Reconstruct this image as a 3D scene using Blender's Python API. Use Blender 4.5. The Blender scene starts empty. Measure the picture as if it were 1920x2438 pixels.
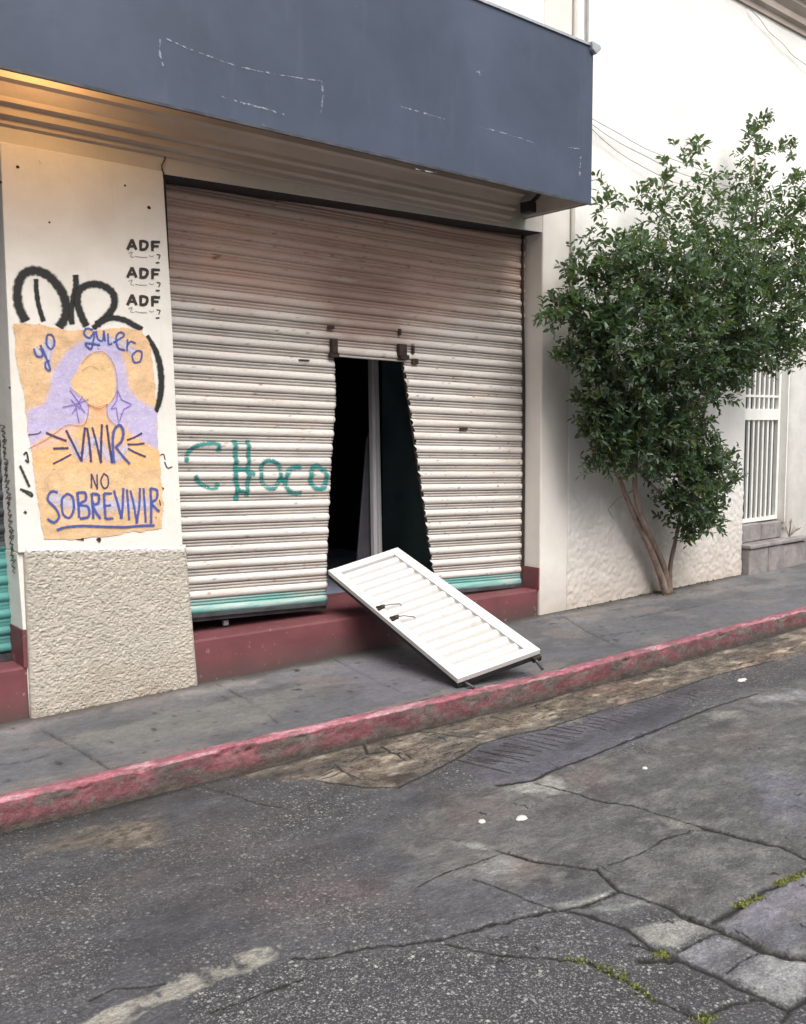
import bpy, math, random
import numpy as np
from mathutils import Vector, Matrix
random.seed(7); RNG = np.random.default_rng(11)
SC = bpy.context.scene; COL = SC.collection

# ---------------------------------------------------------------- camera
YAW, PITCH, ROLL = 0.697979, 0.0950668, -0.0049442
FPX, CW, CH = 2200.0, 1920.0, 2438.0
CAM = np.array([0.0, -5.18, 1.62])
_f = np.array([math.sin(YAW)*math.cos(PITCH), math.cos(YAW)*math.cos(PITCH), -math.sin(PITCH)])
_r = np.cross(_f, [0, 0, 1]); _r /= np.linalg.norm(_r); _u = np.cross(_r, _f)
_r2 = _r*math.cos(ROLL)+_u*math.sin(ROLL); _u2 = -_r*math.sin(ROLL)+_u*math.cos(ROLL)
cd = bpy.data.cameras.new('camera'); cam = bpy.data.objects.new('camera', cd); COL.objects.link(cam)
cam.matrix_world = Matrix([[*(_r2[i], _u2[i], -_f[i])] + [CAM[i]] for i in range(3)] + [[0, 0, 0, 1]])
cd.sensor_fit = 'VERTICAL'; cd.sensor_height = 24; cd.lens = 24*FPX/CH
cd.clip_start = .05; cd.clip_end = 500
SC.camera = cam

# ---------------------------------------------------------------- light
SUN_EL, SUN_AZ = math.radians(54), math.radians(192)     # azimuth clockwise from +Y
w = bpy.data.worlds.new('World'); SC.world = w; w.use_nodes = True
nt = w.node_tree; bg = nt.nodes['Background']
sky = nt.nodes.new('ShaderNodeTexSky'); sky.sky_type = 'NISHITA'; sky.sun_disc = False
sky.sun_elevation = SUN_EL; sky.sun_rotation = SUN_AZ
sky.air_density = 1.0; sky.dust_density = 6.0; sky.ozone_density = 0.6
hs = nt.nodes.new('ShaderNodeHueSaturation'); hs.inputs['Saturation'].default_value = .35
nt.links.new(sky.outputs[0], hs.inputs['Color']); nt.links.new(hs.outputs[0], bg.inputs[0])
bg.inputs[1].default_value = .13
sl = bpy.data.lights.new('sun', 'SUN'); sl.energy = 1.9; sl.angle = math.radians(40); sl.color = (1, .975, .94)
so = bpy.data.objects.new('sun', sl); COL.objects.link(so)
sd = Vector((math.sin(SUN_AZ)*math.cos(SUN_EL), math.cos(SUN_AZ)*math.cos(SUN_EL), math.sin(SUN_EL)))
so.rotation_euler = sd.to_track_quat('Z', 'Y').to_euler()
SC.view_settings.view_transform = 'Standard'; SC.view_settings.look = 'None'
SC.view_settings.exposure = 0.5; SC.view_settings.gamma = 1
SC.view_settings.use_curve_mapping = False
SC.render.engine = 'CYCLES'
SC.cycles.transparent_max_bounces = 24

# ---------------------------------------------------------------- helpers
V = CW/1708.0
def ray(px, py):
    d = np.array([px*V-CW/2, -(py*V-CH/2), FPX])
    return _r2*d[0]+_u2*d[1]+_f*d[2]
def wy(px, py, Y=0.0):
    d = ray(px, py); t = (Y-CAM[1])/d[1]; return CAM+d*t
def wz(px, py, Z=0.0):
    d = ray(px, py); t = (Z-CAM[2])/d[2]; return CAM+d*t
def crop(ox, oy, s):            # a crop of the photograph -> common pixel units
    return lambda q: [((ox+x/s)/V, (oy+y/s)/V) for x, y in q]

def hashn(ix, iy, seed):
    h = (ix.astype(np.int64)*374761393+iy.astype(np.int64)*668265263+seed*974711) & 0x7fffffff
    h = ((h ^ (h >> 13))*1274126177) & 0x7fffffff
    return ((h ^ (h >> 16)) & 0xffff)/65535.0
def vnoise(x, y, seed=0):
    x = np.asarray(x, float); y = np.asarray(y, float)
    ix = np.floor(x); iy = np.floor(y); fx = x-ix; fy = y-iy
    fx = fx*fx*(3-2*fx); fy = fy*fy*(3-2*fy)
    a = hashn(ix, iy, seed); b = hashn(ix+1, iy, seed); c = hashn(ix, iy+1, seed); d = hashn(ix+1, iy+1, seed)
    return (a*(1-fx)+b*fx)*(1-fy)+(c*(1-fx)+d*fx)*fy
def fbm(x, y, seed=0, o=4):
    s = 0; a = .5; t = 0
    for k in range(o):
        s = s+a*vnoise(x*2**k, y*2**k, seed+k*17); t += a; a *= .5
    return s/t

def link(o, parent=None):
    COL.objects.link(o)
    if parent is not None: o.parent = parent
    return o
def tag(o, label, cat, group=None, kind=None):
    if label: o['label'] = label
    if cat: o['category'] = cat
    if group: o['group'] = group
    if kind: o['kind'] = kind
    return o
def empty(name, loc=(0, 0, 0)):
    o = bpy.data.objects.new(name, None); o.location = loc; return link(o)
def rel(o, parent):
    if parent is not None and parent.type == 'EMPTY':
        o.matrix_parent_inverse = Matrix.Translation(-Vector(parent.location))
def mesh(name, verts, faces, mat, parent=None, smooth=False, uv=None, cols=None):
    me = bpy.data.meshes.new(name); me.from_pydata([tuple(map(float, v)) for v in verts], [], faces)
    me.materials.append(mat)
    if smooth: me.polygons.foreach_set('use_smooth', [True]*len(me.polygons))
    if uv is not None:
        l = me.uv_layers.new(name='UVMap'); vi = np.empty(len(me.loops), int); me.loops.foreach_get('vertex_index', vi)
        l.data.foreach_set('uv', np.asarray(uv, float)[vi].ravel())
    if cols:
        for k, c in cols.items():
            a = me.color_attributes.new(k, 'FLOAT_COLOR', 'POINT')
            c = np.asarray(c, float)
            if c.shape[1] == 3: c = np.hstack([c, np.ones((len(c), 1))])
            a.data.foreach_set('color', c.ravel())
    me.update(); o = bpy.data.objects.new(name, me); link(o, parent); rel(o, parent); return o
def gridmesh(name, P, mat, parent=None, smooth=True, cols=None, keep=None, uv=None):
    ny, nx, _ = P.shape
    idx = np.arange(ny*nx).reshape(ny, nx)
    f = np.stack([idx[:-1, :-1], idx[:-1, 1:], idx[1:, 1:], idx[1:, :-1]], -1).reshape(-1, 4)
    if keep is not None: f = f[keep.reshape(-1)]
    me = bpy.data.meshes.new(name)
    me.vertices.add(ny*nx); me.vertices.foreach_set('co', P.reshape(-1).astype(np.float32))
    n = len(f); me.loops.add(4*n); me.loops.foreach_set('vertex_index', f.reshape(-1).astype(np.int32))
    me.polygons.add(n); me.polygons.foreach_set('loop_start', np.arange(0, 4*n, 4, dtype=np.int32))
    me.polygons.foreach_set('loop_total', np.full(n, 4, dtype=np.int32))
    me.polygons.foreach_set('use_smooth', np.full(n, smooth))
    me.update(calc_edges=True)
    me.materials.append(mat)
    if cols:
        for k, c in cols.items():
            c = c.reshape(ny*nx, -1)
            if c.shape[1] == 3: c = np.hstack([c, np.ones((len(c), 1))])
            a = me.color_attributes.new(k, 'FLOAT_COLOR', 'POINT'); a.data.foreach_set('color', c.astype(np.float32).ravel())
    if uv is not None:
        l = me.uv_layers.new(name='UVMap'); l.data.foreach_set('uv', uv.reshape(-1, 2)[f.reshape(-1)].ravel())
    me.validate(); me.update()
    o = bpy.data.objects.new(name, me); link(o, parent); rel(o, parent); return o

class MB:
    def __init__(s): s.v = []; s.f = []
    def add(s, v, f):
        n = len(s.v); s.v += [tuple(q) for q in v]; s.f += [tuple(i+n for i in q) for q in f]; return s
    def box(s, x0, x1, y0, y1, z0, z1):
        v = [(x, y, z) for z in (z0, z1) for y in (y0, y1) for x in (x0, x1)]
        return s.add(v, [(0, 2, 3, 1), (4, 5, 7, 6), (0, 1, 5, 4), (2, 6, 7, 3), (0, 4, 6, 2), (1, 3, 7, 5)])
    def prism(s, poly, y0, y1):          # poly in XZ, extruded along Y
        n = len(poly)
        v = [(x, y0, z) for x, z in poly]+[(x, y1, z) for x, z in poly]
        f = [tuple(range(n)), tuple(range(2*n-1, n-1, -1))]
        f += [(i, i+n, (i+1) % n+n, (i+1) % n) for i in range(n)]
        return s.add(v, f)
    def extx(s, prof, x0, x1, seg=1):      # prof in YZ, extruded along X
        n = len(prof); v = []
        for k in range(seg+1):
            x = x0+(x1-x0)*k/seg; v += [(x, y, z) for y, z in prof]
        f = [((k*n)+i, (k*n)+(i+1) % n, (k+1)*n+(i+1) % n, (k+1)*n+i) for k in range(seg) for i in range(n)]
        f += [tuple(range(n-1, -1, -1)), tuple(range(seg*n, seg*n+n))]
        return s.add(v, f)
    def obb(s, c, ax, ay, az):
        c, ax, ay, az = map(np.array, (c, ax, ay, az))
        v = [c+ax*i+ay*j+az*k for k in (-1, 1) for j in (-1, 1) for i in (-1, 1)]
        return s.add(v, [(0, 2, 3, 1), (4, 5, 7, 6), (0, 1, 5, 4), (2, 6, 7, 3), (0, 4, 6, 2), (1, 3, 7, 5)])
    def tube(s, pts, rad, n=8):
        pts = [np.array(p, float) for p in pts]; N = len(pts)
        rad = rad if hasattr(rad, '__len__') else [rad]*N
        v = []; up = np.array([.3, .2, 1.0])
        for i, p in enumerate(pts):
            t = pts[min(i+1, N-1)]-pts[max(i-1, 0)]; t /= np.linalg.norm(t)
            a = np.cross(t, up); 
            if np.linalg.norm(a) < .05: a = np.cross(t, [1, 0, 0])
            a /= np.linalg.norm(a); b = np.cross(t, a)
            v += [p+rad[i]*(a*math.cos(2*math.pi*k/n)+b*math.sin(2*math.pi*k/n)) for k in range(n)]
        f = [(i*n+k, i*n+(k+1) % n, (i+1)*n+(k+1) % n, (i+1)*n+k) for i in range(N-1) for k in range(n)]
        f += [tuple(range(n-1, -1, -1)), tuple(range((N-1)*n, N*n))]
        return s.add(v, f)
    def build(s, name, mat, parent=None, smooth=False, bevel=0):
        o = mesh(name, s.v, s.f, mat, parent, smooth)
        if bevel:
            m = o.modifiers.new('bevel', 'BEVEL'); m.width = bevel; m.segments = 2; m.limit_method = 'ANGLE'
        return o

def catmull(pts, n=8):
    pts = [np.array(p, float) for p in pts]
    if len(pts) < 3:
        return [pts[0]*(1-t)+pts[1]*t for t in np.linspace(0, 1, n+1)]
    P = [2*pts[0]-pts[1]]+pts+[2*pts[-1]-pts[-2]]; out = []
    for i in range(1, len(P)-2):
        for k in range(n):
            t = k/n; a, b, c, d = P[i-1], P[i], P[i+1], P[i+2]
            out.append(.5*((2*b)+(-a+c)*t+(2*a-5*b+4*c-d)*t*t+(-a+3*b-3*c+d)*t**3))
    out.append(P[-2]); return out

# ---------------------------------------------------------------- materials
def mat_new(name):
    m = bpy.data.materials.new(name); m.use_nodes = True
    nt = m.node_tree; return m, nt, nt.nodes['Principled BSDF']
def N(nt, t, **k):
    n = nt.nodes.new(t)
    for a, b in k.items():
        if a in n.inputs: n.inputs[a].default_value = b
        else: setattr(n, a, b)
    return n
def ramp(nt, src, stops):
    r = nt.nodes.new('ShaderNodeValToRGB'); nt.links.new(src, r.inputs[0])
    e = r.color_ramp.elements
    while len(e) < len(stops): e.new(.5)
    for q, (p, c) in zip(e, stops):
        q.position = p; q.color = (*c, 1) if len(c) == 3 else c
    return r.outputs[0]
def mixc(nt, a, b, fac, mode='MIX'):
    m = nt.nodes.new('ShaderNodeMix'); m.data_type = 'RGBA'; m.blend_type = mode
    for s, i in ((fac, 0), (a, 6), (b, 7)):
        if isinstance(s, (int, float)): m.inputs[i].default_value = s
        elif isinstance(s, tuple): m.inputs[i].default_value = (*s, 1)
        else: nt.links.new(s, m.inputs[i])
    return m.outputs[2]
def coords(nt, scale=(1, 1, 1)):
    g = nt.nodes.new('ShaderNodeNewGeometry'); mp = nt.nodes.new('ShaderNodeMapping')
    mp.inputs['Scale'].default_value = scale; nt.links.new(g.outputs['Position'], mp.inputs[0]); return mp.outputs[0]
def noise(nt, co, scale, detail=4, rough=.55, dist=0):
    n = N(nt, 'ShaderNodeTexNoise', Scale=scale, Detail=detail, Roughness=rough, Distortion=dist)
    nt.links.new(co, n.inputs['Vector']); return n.outputs[0]
def bump(nt, bs, h, strength=.3, dist=.01, prev=None):
    b = N(nt, 'ShaderNodeBump', Strength=strength, Distance=dist); nt.links.new(h, b.inputs['Height'])
    if prev is not None: nt.links.new(prev, b.inputs['Normal'])
    nt.links.new(b.outputs[0], bs.inputs['Normal']); return b.outputs[0]
def surf(name, c1, c2, scale=3, rough=.8, bumps=((60, .25, .004),), spots=None, stretch=(1, 1, 1), metal=0, spec=.3, lo=.35, hi=.65, streak=None, base_dirt_shade=None):
    m, nt, bs = mat_new(name); co = coords(nt, stretch); raw = coords(nt)
    c = ramp(nt, noise(nt, co, scale, 6, .6, .3), [(lo, c1), (hi, c2)])
    if streak:                                         # vertical run marks
        sc = coords(nt, (9, 9, .5)); s = ramp(nt, noise(nt, sc, 1.2, 5, .7), [(streak[1], (0, 0, 0)), (streak[1]+.18, (1, 1, 1))])
        mm = N(nt, 'ShaderNodeMath', operation='MULTIPLY'); nt.links.new(s, mm.inputs[0]); mm.inputs[1].default_value = streak[2]
        c = mixc(nt, c, streak[0], mm.outputs[0])
    if base_dirt_shade:                                      # splash dirt and painted shade, stronger towards the ground
        g = N(nt, 'ShaderNodeSeparateXYZ'); nt.links.new(raw, g.inputs[0])
        a = N(nt, 'ShaderNodeMath', operation='MULTIPLY_ADD'); nt.links.new(noise(nt, raw, 5, 5, .7), a.inputs[0])
        a.inputs[1].default_value = -base_dirt_shade[1]*1.6; nt.links.new(g.outputs[2], a.inputs[2])
        r = ramp(nt, a.outputs[0], [(0, (1, 1, 1)), (1, (0, 0, 0))])
        mr = N(nt, 'ShaderNodeMapRange'); mr.inputs[1].default_value = base_dirt_shade[1]; mr.inputs[2].default_value = -base_dirt_shade[1]
        mr.inputs[3].default_value = 0; mr.inputs[4].default_value = base_dirt_shade[2]; nt.links.new(a.outputs[0], mr.inputs[0])
        c = mixc(nt, c, base_dirt_shade[0], mr.outputs[0])
    if spots:
        s = ramp(nt, noise(nt, raw, spots[1], 3, .6), [(spots[2], (0, 0, 0)), (spots[2]+.05, (1, 1, 1))])
        c = mixc(nt, c, spots[0], s)
    nt.links.new(c, bs.inputs['Base Color']); bs.inputs['Roughness'].default_value = rough
    bs.inputs['Metallic'].default_value = metal; bs.inputs['Specular IOR Level'].default_value = spec
    pv = None
    for s, st, d in bumps: pv = bump(nt, bs, noise(nt, raw, s, 5, .6), st, d, pv)
    return m
def paint_mat(name, c, soft=.5, rough=.6, holes=.0, gscale=60, op=1.0):
    # a brush or spray stroke: UV.y runs across it, the edge frays
    m, nt, bs = mat_new(name); uv = nt.nodes.new('ShaderNodeUVMap'); sp = nt.nodes.new('ShaderNodeSeparateXYZ')
    nt.links.new(uv.outputs[0], sp.inputs[0])
    a = N(nt, 'ShaderNodeMath', operation='MULTIPLY_ADD'); nt.links.new(sp.outputs[1], a.inputs[0]); a.inputs[1].default_value = 2; a.inputs[2].default_value = -1
    b = N(nt, 'ShaderNodeMath', operation='ABSOLUTE'); nt.links.new(a.outputs[0], b.inputs[0])
    n1 = noise(nt, coords(nt), gscale, 3, .7)
    k = N(nt, 'ShaderNodeMath', operation='MULTIPLY_ADD'); nt.links.new(n1, k.inputs[0]); k.inputs[1].default_value = .5+holes; nt.links.new(b.outputs[0], k.inputs[2])
    mr = N(nt, 'ShaderNodeMapRange'); mr.inputs[1].default_value = 1.12-soft; mr.inputs[2].default_value = 1.16
    mr.inputs[3].default_value = op; mr.inputs[4].default_value = 0; nt.links.new(k.outputs[0], mr.inputs[0])
    nt.links.new(mr.outputs[0], bs.inputs['Alpha'])
    bs.inputs['Base Color'].default_value = (*c, 1); bs.inputs['Roughness'].default_value = rough
    return m

M = {}
M['pier'] = surf('pier_paint', (.69, .66, .605), (.77, .745, .695), 2.5, .85, ((6, .4, .02), (90, .2, .003)), spots=((.42, .38, .32), 26, .735), streak=((.52, .46, .38), .58, .35))
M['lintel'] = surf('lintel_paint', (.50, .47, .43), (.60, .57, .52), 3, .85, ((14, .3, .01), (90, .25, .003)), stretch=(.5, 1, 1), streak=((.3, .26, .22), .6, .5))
M['jamb'] = surf('jamb_paint', (.66, .625, .58), (.74, .70, .655), 2, .85, ((10, .25, .01), (90, .2, .003)), base_dirt_shade=((.35, .30, .25), .25, .7), streak=((.42, .36, .3), .62, .4))
M['wall'] = surf('white_render', (.74, .725, .69), (.83, .815, .785), 1.6, .9, ((5, .4, .02), (34, .35, .006), (90, .4, .003)), spots=((.5, .44, .38), 30, .72), base_dirt_shade=((.42, .35, .29), .60, .85), streak=((.55, .5, .44), .62, .45))
M['wallR'] = surf('grey_render', (.70, .69, .66), (.79, .78, .76), 1.4, .9, ((6, .35, .02), (60, .3, .004)), base_dirt_shade=((.40, .385, .35), 2.3, .95))  # base band greys the lower wall: tree shade painted into the colour
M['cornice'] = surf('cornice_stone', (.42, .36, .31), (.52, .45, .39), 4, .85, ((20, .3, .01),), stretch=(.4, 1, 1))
M['red'] = surf('red_step_paint', (.135, .046, .052), (.19, .066, .072), 3, .6, ((12, .25, .01), (120, .15, .002)), spots=((.22, .17, .16), 17, .655), stretch=(.6, 1, 1), base_dirt_shade=((.075, .06, .055), .09, .9), streak=((.09, .04, .042), .55, .6))
M['rail'] = surf('dark_steel', (.05, .05, .055), (.10, .10, .11), 9, .5, metal=.3)
M['rust'] = surf('rusted_metal', (.020, .016, .014), (.055, .034, .025), 30, .8, ((90, .5, .004),))
M['black'] = surf('black_primer', (.018, .018, .02), (.03, .03, .032), 20, .6)
M['dark'] = surf('dark_interior', (.22, .24, .32), (.32, .36, .44), 2, .9)
M['postgrey'] = surf('grey_post', (.62, .62, .64), (.78, .78, .80), 8, .5, stretch=(1, 1, .2))
M['sheetgrey'] = surf('dull_sheet', (.07, .07, .085), (.10, .10, .115), 5, .6)
M['doorwhite'] = surf('white_door_paint', (.62, .615, .60), (.70, .69, .675), 5, .45, ((25, .12, .004),), spots=((.55, .50, .46), 30, .74))
M['pipe'] = surf('cream_pipe', (.56, .54, .48), (.64, .61, .55), 5, .6)
M['cable'] = surf('grey_cable', (.34, .34, .33), (.42, .42, .41), 9, .6)
M['grille'] = surf('white_iron', (.72, .72, .68), (.80, .80, .76), 9, .5)
M['stone'] = surf('grey_stone', (.19, .18, .18), (.30, .27, .26), 7, .9, ((18, .5, .02), (90, .3, .004)))
M['bark'] = surf('bark', (.20, .14, .115), (.34, .26, .22), 22, .9, ((70, .5, .006),), stretch=(1, 1, .25))
M['bulb'] = surf('grey_socket', (.4, .4, .4), (.5, .5, .5), 9, .5)
M['litter'] = surf('pale_paper', (.50, .49, .46), (.62, .61, .58), 30, .8)
M['cap'] = surf('galvanised_cap', (.35, .37, .40), (.5, .52, .55), 20, .4, metal=.4)
M['black_paint'] = paint_mat('black_spray', (.014, .015, .014), .35, holes=.05)
M['black_thin'] = paint_mat('black_marker', (.03, .028, .026), .5, holes=.1)
M['stencil'] = paint_mat('black_stencil', (.03, .022, .02), .12, gscale=120)
M['blue_ink'] = paint_mat('blue_ink', (.06, .09, .33), .45, holes=.1)
M['dark_ink'] = paint_mat('dark_violet_ink', (.055, .04, .13), .5, holes=.12)
M['violet_ink'] = paint_mat('violet_ink', (.23, .15, .50), .5, holes=.12)
M['pale_ink'] = paint_mat('pale_halo', (.60, .62, .80), .9, holes=.1, op=.8)
M['line_ink'] = paint_mat('brown_line', (.42, .19, .14), .6, holes=.15, op=.75)
M['teal_spray'] = paint_mat('teal_spray', (.02, .22, .21), .70, holes=.12, gscale=45)
M['residue'] = paint_mat('glue_residue', (.40, .44, .52), .2, holes=1.5, gscale=30, op=.55)

def fascia_mat():
    m, nt, bs = mat_new('blue_fascia_paint'); co = coords(nt)
    c = ramp(nt, noise(nt, co, 1.2, 5, .6, .4), [(.3, (.040, .053, .082)), (.7, (.066, .083, .128))])
    s = ramp(nt, noise(nt, coords(nt, (3, 3, .6)), 2.5, 5, .7), [(.55, (0, 0, 0)), (.75, (1, 1, 1))])
    mm = N(nt, 'ShaderNodeMath', operation='MULTIPLY'); nt.links.new(s, mm.inputs[0]); mm.inputs[1].default_value = .35
    c = mixc(nt, c, (.085, .10, .14), mm.outputs[0])
    v = ramp(nt, noise(nt, co, 22, 4, .6), [(.76, (0, 0, 0)), (.79, (.6, .6, .6))])
    c = mixc(nt, c, (.32, .34, .40), v)
    nt.links.new(c, bs.inputs['Base Color']); bs.inputs['Roughness'].default_value = .42; bs.inputs['Specular IOR Level'].default_value = .45
    bump(nt, bs, noise(nt, co, 5, 4), .35, .010); return m
M['fascia'] = fascia_mat()

def vcol_mat(name, rough=.85, agg=False, bumps=((70, .3, .004),), spec=.3, grit=0):
    m, nt, bs = mat_new(name); at = nt.nodes.new('ShaderNodeVertexColor'); at.layer_name = 'Col'; co = coords(nt)
    c = at.outputs[0]
    fine = ramp(nt, noise(nt, co, 190, 3, .7), [(.3, (.80,)*3), (.7, (1.2,)*3)])
    c = mixc(nt, c, fine, 1.0, 'MULTIPLY'); pv = None
    if grit:
        for sc_, lo_, hi_, k_ in ((34, .36, .64, grit), (11, .35, .65, grit*.8), (90, .35, .65, grit*.8)):
            g_ = ramp(nt, noise(nt, coords(nt, (.7, 1.3, 1)), sc_, 6, .75, .4), [(lo_, (1-k_,)*3), (hi_, (1+k_,)*3)])
            c = mixc(nt, c, g_, 1.0, 'MULTIPLY')
        pit = ramp(nt, noise(nt, co, 26, 5, .75, .6), [(.66, (0, 0, 0)), (.72, (1, 1, 1))]); c = mixc(nt, c, (.03, .029, .027), pit)
    if agg:
        ex = nt.nodes.new('ShaderNodeVertexColor'); ex.layer_name = 'Ext'
        se = nt.nodes.new('ShaderNodeSeparateColor'); nt.links.new(ex.outputs[0], se.inputs[0])
        hts = None
        for scl, thr, cl in ((62., .84, (.55, .54, .52)), (110., .74, (.34, .34, .33)), (190., .6, (.22, .22, .215))):
            vo = N(nt, 'ShaderNodeTexVoronoi', Scale=scl); nt.links.new(co, vo.inputs['Vector'])
            hs_ = nt.nodes.new('ShaderNodeSeparateColor'); nt.links.new(vo.outputs['Color'], hs_.inputs[0])
            pick = ramp(nt, hs_.outputs[0], [(thr, (0, 0, 0)), (min(thr+.18, 1), (1, 1, 1))])
            rnd = ramp(nt, vo.outputs['Distance'], [(.34, (1, 1, 1)), (.52, (0, 0, 0))])
            m1 = N(nt, 'ShaderNodeMath', operation='MULTIPLY'); nt.links.new(pick, m1.inputs[0]); nt.links.new(rnd, m1.inputs[1])
            mm = N(nt, 'ShaderNodeMath', operation='MULTIPLY'); nt.links.new(m1.outputs[0], mm.inputs[0]); nt.links.new(se.outputs[0], mm.inputs[1])
            gap = ramp(nt, vo.outputs['Distance'], [(.45, (0, 0, 0)), (.75, (1, 1, 1))])
            m2 = N(nt, 'ShaderNodeMath', operation='MULTIPLY'); nt.links.new(gap, m2.inputs[0]); nt.links.new(se.outputs[0], m2.inputs[1])
            m3 = N(nt, 'ShaderNodeMath', operation='MULTIPLY'); nt.links.new(m2.outputs[0], m3.inputs[0]); m3.inputs[1].default_value = .75
            c = mixc(nt, c, (.035, .035, .038), m3.outputs[0]); c = mixc(nt, c, cl, mm.outputs[0])
            if hts is None:
                bs_ = N(nt, 'ShaderNodeBump', Strength=.5, Distance=.004); nt.links.new(rnd, bs_.inputs['Height']); pv = bs_.outputs[0]; hts = 1
        # cracks: blue channel is distance to the nearest crack over its width (1 = edge), read per pixel
        mn = N(nt, 'ShaderNodeMath', operation='MULTIPLY_ADD'); nt.links.new(noise(nt, co, 70, 4, .7), mn.inputs[0]); mn.inputs[1].default_value = 1.7
        m4 = N(nt, 'ShaderNodeMath', operation='MULTIPLY'); nt.links.new(se.outputs[2], m4.inputs[0]); m4.inputs[1].default_value = 4.0
        nt.links.new(m4.outputs[0], mn.inputs[2])
        ck = N(nt, 'ShaderNodeMapRange'); ck.inputs[1].default_value = 2.25; ck.inputs[2].default_value = 1.2; ck.inputs[3].default_value = 0; ck.inputs[4].default_value = 1
        nt.links.new(mn.outputs[0], ck.inputs[0]); c = mixc(nt, c, (.014, .013, .012), ck.outputs[0])
        mr = N(nt, 'ShaderNodeMapRange'); nt.links.new(se.outputs[1], mr.inputs[0]); mr.inputs[3].default_value = .85; mr.inputs[4].default_value = .38
        nt.links.new(mr.outputs[0], bs.inputs['Roughness'])
    else: bs.inputs['Roughness'].default_value = rough
    nt.links.new(c, bs.inputs['Base Color']); bs.inputs['Specular IOR Level'].default_value = spec
    for s, st_, d in bumps: pv = bump(nt, bs, noise(nt, co, s, 4, .65), st_, d, pv)
    return m
M['road'] = vcol_mat('road_surface', agg=True, bumps=((14, .4, .015), (45, .6, .008), (140, .6, .003)), spec=.4, grit=.26)
M['walk'] = vcol_mat('sidewalk_concrete', .7, bumps=((12, .4, .012), (40, .4, .006), (160, .45, .002)), grit=.17)
M['kerbm'] = vcol_mat('kerb_paint', .7, bumps=((16, .6, .02), (50, .6, .008), (160, .4, .002)), grit=.22)
M['slat'] = vcol_mat('shutter_enamel', .5, bumps=((9, .12, .006),), spec=.35)
M['poster'] = vcol_mat('poster_paper', .85, bumps=((7, .5, .02), (22, .45, .006)), spec=.1, grit=.08)
M['plinth'] = vcol_mat('stucco', .95, bumps=((110, .5, .004), (200, .3, .002)), spec=.15)
M['leaf'] = None

# ---------------------------------------------------------------- ground sheets
ROADZ = -.135
KX = np.array([-60, -5, 1.14, 2.58, 4.42, 7.72, 12, 60]); KY = np.array([-1.06, -1.06, -1.10, -1.19, -1.335, -1.39, -1.42, -1.6])
def kerb_y(x): return np.interp(x, KX, KY)
A = crop(0, 1800, 1.779); B = crop(960, 1500, 1.779); C3 = crop(700, 1400, 1.4)
CRACKS = [  # (points, half width m, depth m)
 (B([(560, 650), (730, 690), (830, 725), (980, 745), (1100, 785), (1280, 835)]), .006, .010),
 (B([(1280, 835), (1440, 880), (1600, 915), (1708, 965), (1850, 1020)]), .013, .022),
 (B([(400, 935), (540, 975), (700, 1000), (820, 1015), (910, 1100), (1060, 1150), (1200, 1210)]), .008, .014),
 (B([(1200, 1210), (1310, 1250), (1420, 1300), (1540, 1355), (1708, 1385), (1850, 1410)]), .016, .03),
 (B([(1310, 1235), (1420, 1170), (1530, 1100), (1620, 1060), (1708, 1010), (1850, 950)]), .011, .02),
 (B([(0, 1335), (150, 1310), (280, 1275), (440, 1240), (620, 1195), (760, 1170), (910, 1105)]), .007, .013),
 (B([(180, 1330), (400, 1380), (640, 1390), (760, 1400), (950, 1490), (1060, 1560), (1200, 1620), (1330, 1690)]), .006, .009),
 (B([(1000, 1400), (1150, 1390), (1260, 1430), (1400, 1500), (1540, 1560), (1620, 1600), (1708, 1550)]), .009, .015),
 (B([(1270, 1640), (1340, 1600), (1480, 1560), (1560, 1570)]), .007, .012),
 (B([(1150, 1370), (1300, 1290), (1360, 1275)]), .003, .006),
 (B([(1370, 1450), (1480, 1370), (1580, 1350)]), .003, .006),
 (B([(400, 660), (540, 640), (640, 590), (780, 540), (900, 490), (1050, 430), (1200, 370), (1300, 330), (1500, 270)]), .008, .012),
 (B([(870, 1000), (1010, 945), (1100, 890), (1220, 850), (1320, 840)]), .004, .007),
 (B([(300, 1060), (440, 1110), (560, 1160), (700, 1200)]), .004, .007),
 (B([(700, 1190), (830, 1225), (950, 1270), (1060, 1350), (1160, 1385)]), .007, .012),
 (B([(60, 1090), (180, 1030), (330, 980), (450, 940)]), .003, .005),
 (A([(1240, 855), (1340, 860), (1440, 840), (1560, 810), (1708, 800)]), .005, .008),
 (A([(880, 1090), (1000, 1050), (1100, 1010), (1280, 950)]), .004, .007),
 (A([(380, 1040), (480, 990), (640, 975), (700, 965)]), .003, .005),
 (A([(860, 130), (980, 160), (1100, 200), (1190, 215)]), .004, .007),
 (C3([(80, 640), (230, 662), (350, 665), (430, 625), (520, 580), (620, 520), (720, 490), (830, 470), (1050, 400), (1200, 360), (1400, 290), (1600, 240)]), .006, .012),
 (C3([(350, 470), (470, 480), (540, 492), (620, 500)]), .008, .016),
 (C3([(230, 520), (245, 550), (300, 545)]), .006, .01),
 (B([(960, 1330), (1060, 1350), (1130, 1395)]), .007, .012),
 (B([(1600, 1650), (1640, 1600), (1708, 1545)]), .006, .01),
]
random.seed(31)
gtop = np.array(C3([(60, 600), (350, 480), (700, 370), (1000, 290), (1400, 190), (1700, 120)])); gbot = np.array(C3([(60, 640), (350, 655), (620, 515), (830, 465), (1200, 355), (1700, 225)]))
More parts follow.
